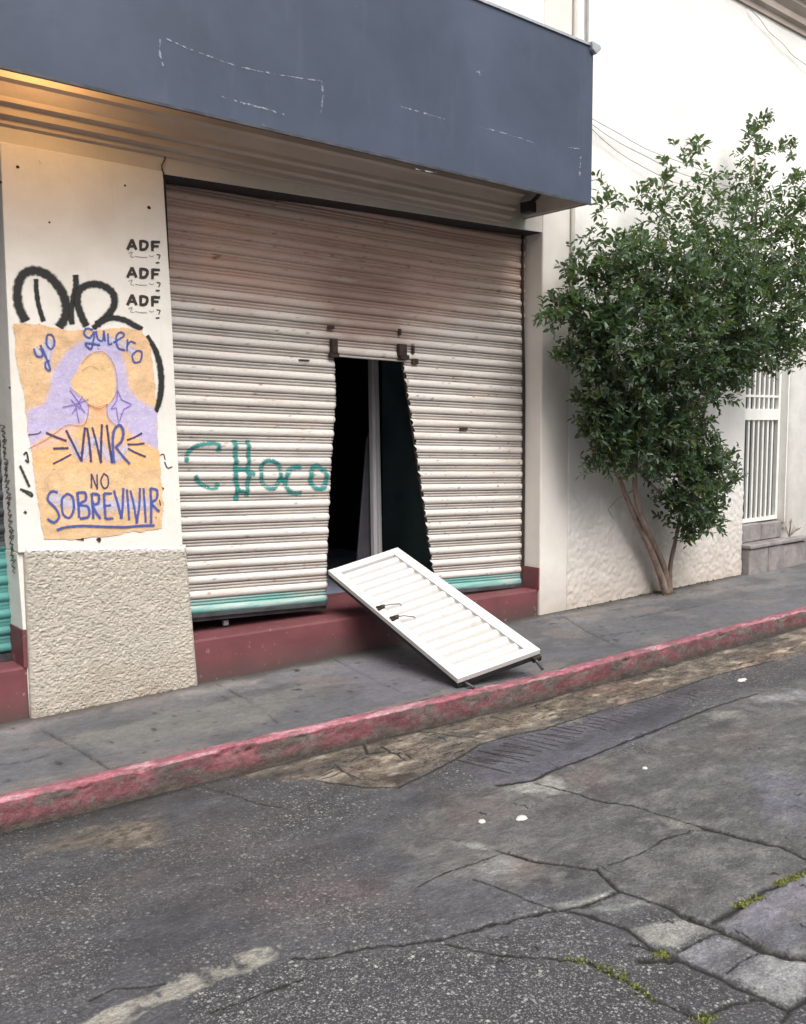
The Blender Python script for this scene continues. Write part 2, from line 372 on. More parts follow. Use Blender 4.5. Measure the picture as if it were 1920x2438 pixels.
for k in range(60):
    t = random.random()**1.3; xx = gtop[0, 0]+(gtop[-1, 0]-gtop[0, 0])*t; ya = np.interp(xx, gtop[:, 0], gtop[:, 1]); yb_ = np.interp(xx, gbot[:, 0], gbot[:, 1])
    yy = ya+(yb_-ya)*random.uniform(.1, .92); ln = random.uniform(12, 60)*(1-.5*t); sl_ = random.choice([-.28, -.28, -.2, .25, .6]); pts_ = []
    for j in range(4): pts_.append((xx+ln*j/3, yy+sl_*ln*j/3+random.uniform(-3, 3)*(1-.4*t)))
    CRACKS.append((pts_, random.uniform(.002, .005), random.uniform(.004, .008)))
for k in range(22):
    x0_, y0_ = random.uniform(1000, 1700), random.uniform(1560, 2140); an = random.choice([-.25, .3, .42, .1]); ln = random.uniform(14, 48); pts_ = []
    for j in range(5): pts_.append((x0_+ln*j/4, y0_+an*ln*j/4+random.uniform(-5, 5)))
    CRACKS.append((pts_, random.uniform(.0012, .0026), random.uniform(.002, .004)))
up = C3([(540, 570), (660, 515), (830, 470), (1000, 425), (1200, 365), (1340, 330)])
dn = C3([(640, 660), (760, 655), (900, 590), (1010, 560), (1120, 520), (1250, 470)])
upi = catmull(up, 6); dni = catmull(dn, 6)
GROOVES = []
upw = np.array(upi); dnw = np.array(dni)
for k in range(34):
    t = (k+random.uniform(-.3, .3))/33*(len(upi)-1); t = min(max(t, 0), len(upi)-1.01)
    i = int(t); p = upi[i]*(1-(t-i))+upi[i+1]*(t-i)
    sc_f = 1.0-.6*t/len(upi); L_ = random.uniform(70, 120)*sc_f
    q = p+np.array([L_, L_*random.uniform(.20, .27)]); st = p+np.array([6, 4])*sc_f*random.uniform(.5, 3)
    md_ = (st+q)/2+np.array([0, random.uniform(-1.5, 1.5)])
    while np.interp(q[0], dnw[:, 0], dnw[:, 1]) < q[1] and q[0] > st[0]+10: q = q-np.array([6, 1.4])
    GROOVES.append(([tuple(st), tuple((st+q)/2+np.array([0, random.uniform(-.8, .8)])), tuple(q)], random.uniform(.005, .0085), .006))
def segdist(X, Y, pts, lo=None):
    d = np.full(X.shape, 9.0)
    P = [wz(*p, ROADZ)[:2] for p in pts]
    for (x0, y0), (x1, y1) in zip(P[:-1], P[1:]):
        mx = (X > min(x0, x1)-.15) & (X < max(x0, x1)+.15) & (Y > min(y0, y1)-.15) & (Y < max(y0, y1)+.15)
        if not mx.any(): continue
        xs = X[mx]; ys = Y[mx]; dx, dy = x1-x0, y1-y0
        t = np.clip(((xs-x0)*dx+(ys-y0)*dy)/(dx*dx+dy*dy+1e-9), 0, 1)
        d[mx] = np.minimum(d[mx], np.hypot(xs-x0-t*dx, ys-y0-t*dy))
    return d
def inpoly(X, Y, poly):
    c = np.zeros(X.shape, bool); n = len(poly)
    for i in range(n):
        x0, y0 = poly[i]; x1, y1 = poly[i-1]
        if y0 == y1: continue
        c ^= ((y0 > Y) != (y1 > Y)) & (X < (x1-x0)*(Y-y0)/(y1-y0)+x0)
    return c
def softpoly(X, Y, pix, soft=.03, seed=3, z=None):
    P = [wz(*p, ROADZ)[:2] if z is None else p for p in pix]
    acc = np.zeros(X.shape)
    for k in range(4):
        ox = (fbm(X*9, Y*9, seed+k, 3)-.5)*soft*6+math.cos(k*1.57)*soft*.5
        oy = (fbm(X*9, Y*9, seed+k+50, 3)-.5)*soft*6+math.sin(k*1.57)*soft*.5
        acc += inpoly(X+ox, Y+oy, P)
    return acc/4
def lerpc(c, col, wgt): return c*(1-wgt[..., None])+np.array(col)*wgt[..., None]

def lines(segs):
    out = []
    for a, b, st in segs: out += list(np.arange(a, b, st))
    out.append(segs[-1][1]); return np.array(out)
xs = lines([(-60, -6, 6), (-6, .2, .35), (.2, 3.2, .0072), (3.2, 4.6, .011), (4.6, 7, .018), (7, 11, .05), (11, 20, .6), (20, 80, 6)])
ys = lines([(-60, -9, 5), (-9, -4.4, .35), (-4.4, -1.0, .0078), (-1.0, 0, .25), (0, 60, 6)])
X, Y = np.meshgrid(xs, ys)
c = np.zeros(X.shape+(3,))+np.array([.098, .098, .108])
big = fbm(X*1.3, Y*1.3, 5, 4); mid = fbm(X*5, Y*5, 9, 4)
c *= (0.62+.76*big)[..., None]
agg = np.clip(.12+1.5*(fbm(X*2.2, Y*2.2, 21, 4)-.38), .05, 1)
# smoother concrete-like field on the right
conc = softpoly(X, Y, B([(-100, 900), (380, 640), (640, 600), (1300, 330), (1900, 150), (2100, 900), (1900, 1500), (1310, 1250), (900, 1100), (300, 1100), (0, 1000)]), .06, 4)
c = lerpc(c, (.105, .106, .102), conc*.8); c *= (0.82+.36*mid)[..., None]; agg *= (1-.75*conc)
nearagg = softpoly(X, Y, B([(-100, 1340), (200, 1320), (640, 1390), (950, 1490), (1300, 1680), (1300, 2100), (-900, 2100), (-900, 1500)]), .04, 8)
agg = np.maximum(agg, nearagg*.95)
agg = np.maximum(agg, .75*softpoly(X, Y, B([(200, 1340), (640, 1200), (1100, 1350), (1500, 1600), (1300, 1680)]), .04, 18))
agg = np.maximum(agg, .55*softpoly(X, Y, A([(-100, 500), (500, 500), (500, 1000), (0, 1200), (-200, 1200)]), .08, 19))
# ribbed ramp, wet bluish concrete
ramp_ = softpoly(X, Y, up+dn[::-1], .02, 6)
c = lerpc(c, (.115, .115, .145), ramp_*.9); agg *= (1-.85*ramp_)
# pale slabs
for poly, col, wg, sf in [
  (B([(960, 1265), (1200, 1215), (1310, 1262), (1150, 1340), (1040, 1320)]), (.27, .27, .25), .9, .008),
  (B([(1160, 1370), (1310, 1290), (1560, 1365), (1420, 1460), (1380, 1490), (1260, 1420)]), (.235, .235, .255), .85, .01),
  (B([(1380, 1455), (1560, 1370), (1760, 1400), (1708, 1540), (1620, 1590), (1540, 1545)]), (.26, .26, .265), .9, .01),
  (B([(1345, 1250), (1430, 1180), (1600, 1090), (1708, 1030), (2000, 900), (2100, 1400), (1708, 1365), (1560, 1340)]), (.155, .155, .185), .95, .012),
  (B([(640, 1165), (900, 1105), (820, 1150), (700, 1185)]), (.24, .25, .23), .85, .01),
  (B([(760, 1190), (1000, 1130), (1040, 1160), (900, 1190)]), (.20, .21, .20), .8, .02),
  (B([(260, 1030), (430, 950), (560, 985), (430, 1060)]), (.20, .20, .195), .7, .03),
  (B([(370, 680), (540, 640), (640, 610), (700, 680), (620, 700)]), (.24, .24, .22), .85, .02),
  (B([(250, 900), (370, 905), (360, 935), (270, 935)]), (.24, .24, .22), .8, .02),
  (B([(1080, 800), (1210, 820), (1280, 850), (1140, 850)]), (.20, .20, .18), .8, .02),
  (B([(1200, 930), (1500, 880), (1560, 940), (1300, 980)]), (.165, .165, .155), .7, .05),
  (B([(1290, 350), (1460, 350), (1470, 375), (1330, 380)]), (.22, .21, .19), .8, .03),
  (B([(1450, 300), (1640, 260), (1708, 260), (1708, 290), (1520, 320)]), (.20, .20, .22), .8, .04),
  (B([(1480, 560), (1708, 600), (1760, 880), (1560, 800), (1470, 720)]), (.120, .120, .150), .8, .06),
  (B([(640, 620), (820, 540), (900, 560), (900, 690), (760, 690)]), (.125, .105, .100), .8, .05),
  (B([(80, 700), (400, 660), (480, 740), (420, 850), (150, 850)]), (.135, .115, .112), .7, .07),
  (B([(440, 930), (600, 980), (590, 1090), (470, 1080)]), (.16, .135, .128), .7, .04),
  (A([(1160, 590), (1600, 560), (1600, 600), (1200, 660)]), (.135, .105, .108), .6, .06),
]:
    wg_ = softpoly(X, Y, poly, sf, 30)*wg
    c = lerpc(c, np.array(col)*(1.5 if col[0] > .16 else 1.15), wg_*np.clip(.55+.9*fbm(X*18, Y*18, 78, 3), 0, 1)); agg *= (1-.6*wg_)
    c *= (1+wg_*(fbm(X*14, Y*14, 77, 3)-.5)*.35)[..., None]
# gutter strip of bare, muddy concrete along the kerb
gut = C3([(-200, 620), (80, 645), (230, 662), (350, 665), (430, 625), (520, 580), (620, 520), (720, 490), (830, 470), (1050, 400), (1200, 360), (1400, 290), (1600, 240), (1900, 170), (1900, -60), (1000, 230), (620, 340), (300, 430), (-100, 560)])
g = softpoly(X, Y, gut, .03, 12)
g2 = softpoly(X, Y, A([(180, 380), (330, 300), (470, 270), (700, 260), (700, 360), (560, 390), (350, 380), (100, 430)]), .03, 14)
g = np.maximum(g, g2*.8)
gn = fbm(X*7, Y*16, 41, 4); gf = fbm(X*30, Y*45, 44, 3)
gn2 = fbm(X*12+6*fbm(X*3, Y*3, 48, 3), Y*26, 46, 4)
gcol = np.array([.215, .175, .135])[None, None]*(.45+1.1*gn[..., None])
gcol = gcol*(1-.6*np.exp(-((gn2-.5)/.022)**2))[..., None]
gcol = gcol*(1-(gf > .62)[..., None]*.45)+np.array([.34, .31, .25])*np.clip((gn-.55)*3, 0, 1)[..., None]
c = c*(1-g[..., None])+gcol*g[..., None]; agg *= (1-.8*g)
# grime where the road meets the kerb
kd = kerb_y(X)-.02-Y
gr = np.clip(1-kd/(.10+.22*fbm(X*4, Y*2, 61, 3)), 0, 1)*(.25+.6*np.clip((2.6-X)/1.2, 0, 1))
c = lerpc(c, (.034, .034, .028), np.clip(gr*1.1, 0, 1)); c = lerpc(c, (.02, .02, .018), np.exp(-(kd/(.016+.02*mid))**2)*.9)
c = lerpc(c, (.05, .034, .03), softpoly(X, Y, C3([(290, 640), (340, 672), (430, 634), (400, 612), (340, 625)]), .015, 15)*.9); agg = agg*(1-np.clip(gr, 0, 1)*.7)
# worn painted line
pl = segdist(X, Y, A([(380, 1180), (480, 1105), (640, 1040), (800, 970), (960, 910), (1120, 850)]))
pw = .056+.07*(fbm(X*7, Y*7, 71, 4)-.5)
pm = np.clip((pw-pl)/.008, 0, 1)*np.clip((fbm(X*26, Y*26, 73, 4)-.30)*5, 0, 1)
c = lerpc(c, (.40, .38, .33), pm*.85); agg *= (1-.5*pm)
# long pale scuffs (old wheel wear)
for pts, wd, am in ((A([(1150, 760), (1300, 690), (1500, 640), (1708, 590)]), .06, .25), (B([(0, 1060), (250, 1000), (520, 900)]), .07, .3), (B([(500, 850), (760, 780), (980, 750)]), .05, .35), (B([(820, 960), (1000, 900), (1100, 850)]), .05, .3)):
    d = segdist(X, Y, pts); c = lerpc(c, (.21, .21, .20), am*np.exp(-(d/wd)**2)*np.clip(fbm(X*12, Y*30, 81, 3)*1.8-.3, 0, 1))
Z = np.full(X.shape, ROADZ)+.012*(big-.5)+.004*(mid-.5)+.006*g*(gn-.5)
fine = (X > 0) & (X < 11) & (Y < -1) & (Y > -4.6)
wob = (fbm(X*26, Y*26, 91, 3)-.5)*.022; wob2 = fbm(X*11, Y*11, 95, 3)
Q = np.full(X.shape, 4.0)
for n_, (pts, hw, dp) in enumerate(CRACKS+GROOVES):
    gv = n_ >= len(CRACKS)
    d = np.abs(segdist(X+wob*(0 if gv else 1), Y+wob*(0 if gv else .8), pts)); ww = hw*((.7+.5*wob2) if gv else (.35+1.5*wob2))+.0022
    d[~fine] = 9
    Q = np.minimum(Q, d/ww)
    k = np.exp(-(d/(ww*1.1))**2)
    Z -= k*dp*.50
    halo = np.exp(-(d/(ww*2.6+.006))**2)*(.5 if gv else .16)
    c = lerpc(c, (.22, .22, .24) if gv else (.20, .20, .185), halo*np.clip(2*mid-.4, 0, 1))
Z[Y > -1.0] = ROADZ-.02
hfx = fbm(X*4, Y*10, 161, 4); c *= (.78+.50*hfx*(.6+.8*conc))[..., None]; st2 = np.clip((fbm(X*5, Y*16, 163, 4)-.56)*6, 0, 1)*(.15+.75*conc); c = lerpc(c, (.17, .168, .16), st2*.45)
dk2 = np.clip((fbm(X*2.3, Y*6, 167, 4)-.55)*5, 0, 1); c = lerpc(c, (.045, .045, .05), dk2*.55)
rub = np.clip((fbm(X*10, Y*14, 171, 4)-.60)*8, 0, 1)*np.exp(-(Q/5.5)**2)*1.0 if False else np.clip((fbm(X*10, Y*14, 171, 4)-.57)*7, 0, 1)*conc*.6; c = lerpc(c, (.20, .198, .188), rub)
redd = np.clip((fbm(X*1.6, Y*3.2, 173, 3)-.55)*5, 0, 1); c = lerpc(c, c*np.array([1.25, 1.0, .98]), redd*.6)
c *= .76
ext = np.stack([agg, np.clip(.15+.75*ramp_+.25*conc+.3*(big > .55), 0, 1), Q/4], -1)
road = gridmesh('road', np.stack([X, Y, Z], -1), M['road'], cols={'Col': np.clip(c, .012, .7), 'Ext': ext}); road['kind'] = 'structure'

# pavement
xs = lines([(-60, -6, 6), (-6, .6, .3), (.6, 4, .012), (4, 9, .02), (9, 14, .1), (14, 80, 6)])
tv = np.linspace(0, 1, 110)
X = np.repeat(xs[None], len(tv), 0); T = np.repeat(tv[:, None], len(xs), 1)
KW = .085
y0 = kerb_y(X)+KW; Y = y0+(.9-y0)*T
c = np.zeros(X.shape+(3,))+np.array([.150, .150, .156])
bn = fbm(X*1.5, Y*1.5, 101, 4); c *= (.68+.64*bn)[..., None]; c *= (.85+.3*fbm(X*12, Y*12, 104, 3))[..., None]
Z = .004*(fbm(X*2, Y*2, 105, 3)-.5)
wet = np.clip((T-.55+.5*(fbm(X*1.7, Y*3, 107, 4)-.5))*-4, 0, 1); c = lerpc(c, (.075, .077, .088), wet*.55)
dmp = np.clip((fbm(X*2.6, Y*5, 109, 4)-.52)*9, 0, 1); c = lerpc(c, (.07, .07, .075), dmp*.5); wrm = np.clip((fbm(X*3.1, Y*6, 110, 4)-.56)*8, 0, 1); c = lerpc(c, (.20, .17, .155), wrm*.4)
joints = [[(87, 1545), (150, 1578), (215, 1617), (245, 1640)], [(700, 1392), (752, 1418), (800, 1443), (860, 1470)], [(1185, 1300), (1240, 1335), (1300, 1365)], [(455, 1445), (540, 1490), (590, 1530)]]
sc_ = [[(195, 1557), (230, 1573)], [(505, 1496), (560, 1493)], [(0, 1620), (60, 1612), (100, 1600)], [(1245, 1350), (1400, 1330)], [(1320, 1312), (1500, 1280)], [(470, 1475), (520, 1500)], [(430, 1520), (360, 1534)], [(1100, 1322), (1190, 1310)]]
ROADZ_, ROADZ = ROADZ, 0.0
for pts, hw, dp in [(j, .005, .007) for j in joints]+[(j, .004, .004) for j in sc_]:
    d = np.abs(segdist(X+(fbm(X*20, Y*20, 111, 3)-.5)*.02, Y, pts)); k = np.exp(-(d/(hw+.003))**2)
    Z = Z-k*dp; c = lerpc(c, (.035, .035, .033), k*.85)
for poly, col, wg in [([(150, 1560), (560, 1470), (700, 1440), (560, 1530), (250, 1600), (180, 1580)], (.15, .153, .143), .7), ([(0, 1500), (120, 1500), (80, 1545), (0, 1560)], (.25, .215, .215), .6),
                      ([(1100, 1320), (1500, 1260), (1560, 1240), (1200, 1300)], (.22, .205, .19), .6), ([(700, 1400), (900, 1380), (960, 1440), (800, 1500)], (.145, .14, .165), .6), ([(350, 1460), (460, 1432), (560, 1440), (420, 1480)], (.24, .238, .23), .6), ([(100, 1530), (230, 1500), (400, 1470), (420, 1450), (150, 1500)], (.22, .20, .195), .7)]:
    c = lerpc(c, col, softpoly(X, Y, poly, .05, 120)*wg)
ROADZ = ROADZ_
sp = fbm(X*16, Y*16, 131, 2); c = lerpc(c, (.04, .04, .04), np.clip((sp-.80)*12, 0, 1))
dirt = np.clip(1+(Y+.02)/.13*(.6+.8*fbm(X*6, Y*3, 133, 2)), 0, 1)*(Y < 0.05); c = lerpc(c, (.05, .043, .036), dirt*.85)
sw = gridmesh('sidewalk', np.stack([X, Y, Z], -1), M['walk'], cols={'Col': c}); sw['kind'] = 'structure'

# kerb: painted top and face, chipped edge
prof = [(KW+.03, -.03), (KW, .001), (KW-.02, .004), (.045, .006), (.022, .005), (.010, .001), (.003, -.008), (.0, -.022), (-.003, -.045), (-.006, -.075), (-.008, -.105), (-.010, -.14), (-.01, -.19)]
pr = []
for (a, b), (a2, b2) in zip(prof[:-1], prof[1:]):
    for k in range(3): pr.append((a+(a2-a)*k/3, b+(b2-b)*k/3))
pr.append(prof[-1]); pr = np.array(pr)
X = np.repeat(xs[None], len(pr), 0); PY = np.repeat(pr[:, :1], len(xs), 1); PZ = np.repeat(pr[:, 1:], len(xs), 1)
s = np.cumsum(np.r_[0, np.hypot(*np.diff(pr, axis=0).T)])[:, None]+X*0
ch = fbm(X*9, s*14, 141, 4); ch2 = fbm(X*30, s*40, 143, 3)
edge = np.exp(-((s-.12)/.05)**2)
Y = kerb_y(X)+PY+(ch-.5)*.016*(X > .5)+edge*np.clip(ch-.58, 0, 1)*.10
Z = PZ-edge*np.clip(ch-.55, 0, 1)*.10+(ch2-.5)*.010
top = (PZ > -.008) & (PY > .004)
red = np.where(top[..., None], np.array([.31, .108, .138]), np.array([.15, .058, .066]))  # top painted lighter than the face, as if lit
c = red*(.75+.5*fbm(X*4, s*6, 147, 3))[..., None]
face = ~top
worn = np.clip((fbm(X*9, s*26, 149, 4)-.45)*7, 0, 1)*np.where(face, .9, .45)
c = lerpc(c, (.10, .082, .074), worn)
worn2 = np.clip((ch2-.62)*7, 0, 1)*.7; c = lerpc(c, (.12, .10, .09), worn2)
pal = np.clip((fbm(X*5, s*25, 151, 3)-.6)*7, 0, 1)*top; c = lerpc(c, (.48, .30, .33), pal*.6)  # pale pink highlights painted on the top
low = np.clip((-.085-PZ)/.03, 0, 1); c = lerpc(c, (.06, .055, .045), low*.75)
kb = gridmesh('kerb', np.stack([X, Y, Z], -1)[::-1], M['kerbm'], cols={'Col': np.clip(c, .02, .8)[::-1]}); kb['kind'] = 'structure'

# ================================================================ shop building
shop = tag(empty('shop_building', (2.1, 0, 0)), 'old cream corner shop with blue-grey canopy over a broken roller shutter', 'shop')
# upper wall behind and above the canopy; lintel over the openings
MB().box(-9, 5.84, 0, .5, 3.472, 7.5).build('wall', M['wall'], shop)
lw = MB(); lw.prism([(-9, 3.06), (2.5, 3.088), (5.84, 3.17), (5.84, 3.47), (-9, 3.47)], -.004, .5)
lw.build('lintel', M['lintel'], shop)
MB().prism([(2.52, 3.083), (5.83, 3.164), (5.83, 3.18), (2.52, 3.099)], .012, .49).build('slot_shade', M['black'], shop)  # solid black sheet painting the shade in the gap above the slats
# left pier: battered shaft
def sheet_xz(name, poly4, y, mat, parent, n=60, m=60, amp=.0, thick=0): pass
pier = MB(); pier.prism([(1.60, .93), (2.575, .88), (2.56, 1.4), (2.545, 2.3), (2.515, 3.10), (1.60, 3.10)], -.012, .5)
pier.prism([(1.63, 0), (2.62, 0), (2.575, .88), (1.60, .93)], 0.01, .5)
pob = pier.build('pier', M['pier'], shop, bevel=.006); pob['label'] = 'white painted pier with a poster and black graffiti'
# rough stucco plinth: a displaced front and its returns
def stucco(name, x0l, x0r, zt_l, zt_r, xr_top, xr_bot, yf, parent, seed, col=(.44, .405, .35)):
    na, nb = 300, 300
    U = np.linspace(0, 1, na); W = np.linspace(0, 1, nb)
    U, W = np.meshgrid(U, W)
    xl = x0l; xr = xr_bot+(xr_top-xr_bot)*W
    XX = xl+(xr-xl)*U; ZZ = (zt_l+(zt_r-zt_l)*U)*W-.02*(1-W)
    r = fbm(XX*58+fbm(XX*20, ZZ*20, seed+3, 2)*3, ZZ*70, seed, 3); r2 = vnoise(XX*75, ZZ*80, seed+9)
    e = np.minimum(np.minimum(U*3, (1-U)*3)*14, (1-W)*3*14); rnd = np.clip(e, 0, 1)**.5
    Yv = yf-.022*rnd-(np.abs(r-.5)*-.021+.004)*rnd-.004*(r2-.5)*rnd
    cc = np.array(col)*(.70+.42*r[..., None]+.16*fbm(XX*3, ZZ*3, seed+5, 3)[..., None])
    dk = np.clip(1-ZZ/.22+(fbm(XX*6, ZZ*6, seed+6, 3)-.6)*2, 0, 1); cc = lerpc(cc, (.30, .24, .18), dk*.5)
    rim = np.clip((W-.955)*40, 0, 1); cc = lerpc(cc, (.62, .60, .57), rim)
    P = np.stack([XX, Yv, ZZ], -1)
    # returns back into the wall
    back = P.copy(); back[..., 1] = .25
    L = np.stack([back[:, 0], P[:, 0]], 1); Rr = np.stack([P[:, -1], back[:, -1]], 1)
    P = np.concatenate([back[:, :1], P, back[:, -1:]], 1); cc = np.concatenate([cc[:, :1], cc, cc[:, -1:]], 1)
    topr = P[-1:].copy(); topr[..., 1] = .25; P = np.concatenate([P, topr], 0); cc = np.concatenate([cc, cc[-1:]], 0)
    return gridmesh(name, P, M['plinth'], parent, cols={'Col': cc})
pl_o = stucco('plinth', 1.63, 0, .965, .885, 2.598, 2.655, 0, shop, 201); pl_o['label'] = 'rough cream stucco plinth under the white pier'
# cornice moulding under the canopy
cp = [(.0, 3.47), (-.30, 3.60), (-.30, 3.50), (-.26, 3.485), (-.255, 3.44), (-.205, 3.40), (-.20, 3.365), (-.165, 3.355), (-.12, 3.30), (-.115, 3.275), (-.075, 3.265), (-.07, 3.225), (-.03, 3.215), (-.025, 3.19), (-.005, 3.18), (.0, 3.30)]
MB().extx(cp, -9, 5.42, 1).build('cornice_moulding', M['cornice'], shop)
# hollow canopy
ZT = wy(1124/V, 0, -.66)[2]; ZT2 = wy(1398/V, 104/V, -.66)[2]; ztop = (ZT+ZT2)/2
can = MB(); can.box(-9, 5.64, -.66, -.62, 3.247, ztop); can.box(5.612, 5.64, -.62, 0, 3.247, ztop); can.box(-9, 5.60, -.62, 0, ztop-.04, ztop-.002)
cno = can.build('canopy', M['fascia'], shop); MB().box(5.590, 5.611, -.619, -.001, 3.25, ztop-.042).build('end_lining', M['lintel'], cno); MB().box(-9, 5.588, -.619, -.612, 3.25, ztop-.042).build('inner_lining', M['lintel'], cno); cno['label'] = 'blue-grey sign box canopy with bare fascia'
MB().box(-9, 5.655, -.672, -.60, ztop, ztop+.018).build('edge_trim', M['cap'], cno)
e_ = MB(); e_.prism([(5.60, ztop-.03), (5.645, ztop-.055), (5.70, ztop-.005), (5.69, ztop+.022), (5.59, ztop+.03)], -.69, -.62); e_.build('drip_cap', M['cap'], cno, bevel=.008)
MB().box(-9, 5.645, -.664, -.655, 3.238, 3.252).build('bottom_trim', M['rail'], cno)
b_ = MB(); b_.box(5.36, 5.44, -.30, -.20, 3.22, 3.30); b_.tube([(5.40, -.25, 3.27), (5.44, -.34, 3.36), (5.5, -.5, 3.44)], .018); b_.build('bracket', M['black'], shop, bevel=.01)
# warm lamp hidden up inside the canopy
lm = MB(); lm.box(1.64, 1.76, -.56, -.44, ztop-.08, ztop-.045); lm.tube([(1.70, -.50, ztop-.08), (1.70, -.50, 3.60)], .012); ls = lm.build('lamp', M['bulb'], shop)
mb_, nb_, bb_ = mat_new('lamp_glass'); bb_.inputs['Emission Color'].default_value = (1, .62, .25, 1); bb_.inputs['Emission Strength'].default_value = 6
MB().tube([(1.70, -.50, 3.60), (1.70, -.50, 3.585), (1.70, -.50, 3.56), (1.70, -.50, 3.53), (1.70, -.50, 3.51)], [.015, .03, .036, .028, .008], 12).build('bulb', mb_, ls, smooth=True)
pld = bpy.data.lights.new('lamp_light', 'POINT'); pld.energy = 6.5; pld.color = (1, .55, .20); pld.shadow_soft_size = .04
plo = bpy.data.objects.new('lamp_light', pld); link(plo); plo.location = (1.70, -.50, 3.44)

# right jamb pier
jb = MB(); jb.box(5.84, 6.19, -.012, .5, -.02, 3.17); jb.box(5.84, 6.19, -.012, .5, 3.17, 7.5)
jb = MB(); jb.box(5.84, 6.19, -.012, .5, -.02, 7.5); jo = jb.build('jamb', M['jamb'], shop, bevel=.012); jo['label'] = 'cream jamb pier between shutter and neighbouring wall'
MB().box(5.822, 5.838, -.008, .23, .215, .405).build('painted_base', M['red'], shop)
MB().box(1.605, 1.627, -.004, .23, .29, .50).build('painted_base', M['red'], shop)
# red steps
st = MB(); st.prism([(2.60, -.02), (5.838, -.02), (5.838, .218), (2.60, .278)], .004, .9); so_ = st.build('step', M['red'], shop, bevel=.012); so_['label'] = 'dull red threshold step under the broken shutter'
st = MB(); st.prism([(-1.6, -.02), (1.628, -.02), (1.628, .292), (-1.6, .30)], .004, .9); so_ = st.build('step', M['red'], shop, bevel=.012); so_['label'] = 'red threshold step under the green shutter'
MB().box(-9, -1.6, 0, .5, 0, 3.06).build('pier', M['pier'], shop)
# dark room
rm = MB()
for bx in ((2.0, 6.2, 4.0, 4.1, .2, 3.6), (1.9, 2.0, .5, 4.1, .2, 3.6), (1.9, 6.3, .5, 4.1, 3.6, 3.7), (1.9, 6.3, .9, 4.1, .1, .2), (-1.7, 1.9, .6, .7, 0, 3.6)): rm.box(*bx)
rm.build('interior_room', M['dark'], shop)
M['greenwall'] = surf('green_interior', (.20, .30, .29), (.30, .42, .40), 1.5, .9)
MB().box(6.2, 6.3, .5, 2.55, .2, 3.6).build('interior_wall', M['greenwall'], shop)
MB().box(6.2, 6.3, 2.56, 4.1, .2, 3.6).build('interior_wall', M['black'], shop)  # rear of the side wall in black: the room's darkness painted on

# ================================================================ roller shutters
SX0, SX1, SY = 2.50, 5.835, .20
NS = 30; ZTOP = 3.30
def sh_zb(x): return .405-(x-2.70)*.0525
def prof_y(t):     # depth of the slat profile, t 0..1 from the bottom of a slat
    t = np.mod(t, 1.0)
    y = np.zeros_like(t)
    a = (t < .52); y[a] = -.019*np.sin(np.pi*t[a]/.52)**.5
    for p0 in (.575, .79):
        b = (t >= p0) & (t < p0+.16); y[b] = -.0085*np.sin(np.pi*(t[b]-p0)/.16)**.7
    return y
def sh_surface(x, z):
    zb = sh_zb(x); u = (z-zb)/(ZTOP-zb)*NS
    dent = .03*(fbm(np.asarray(x)*1.6, np.asarray(z)*1.6, 301, 3)-.5)
    return SY+prof_y(u)+dent
def open_edges(z):
    # cut opening: pixel edges on the shutter plane
    zt = wy(790/V, 850/V, SY)[2]
    zl = np.array([wy(px/V, py/V, SY)[2] for px, py in ((775, 1355), (785, 1100), (797, 950), (794, 850))]); xl = np.array([wy(px/V, py/V, SY)[0] for px, py in ((775, 1355), (785, 1100), (797, 950), (794, 850))])
    q = ((1035, 1405), (1022, 1300), (1000, 1150), (984, 1040), (968, 930), (955, 853))
    zr = np.array([wy(px/V, py/V, SY)[2] for px, py in q]); xr = np.array([wy(px/V, py/V, SY)[0] for px, py in q])
    return np.interp(z, zl, xl), np.interp(z, zr, xr), zt
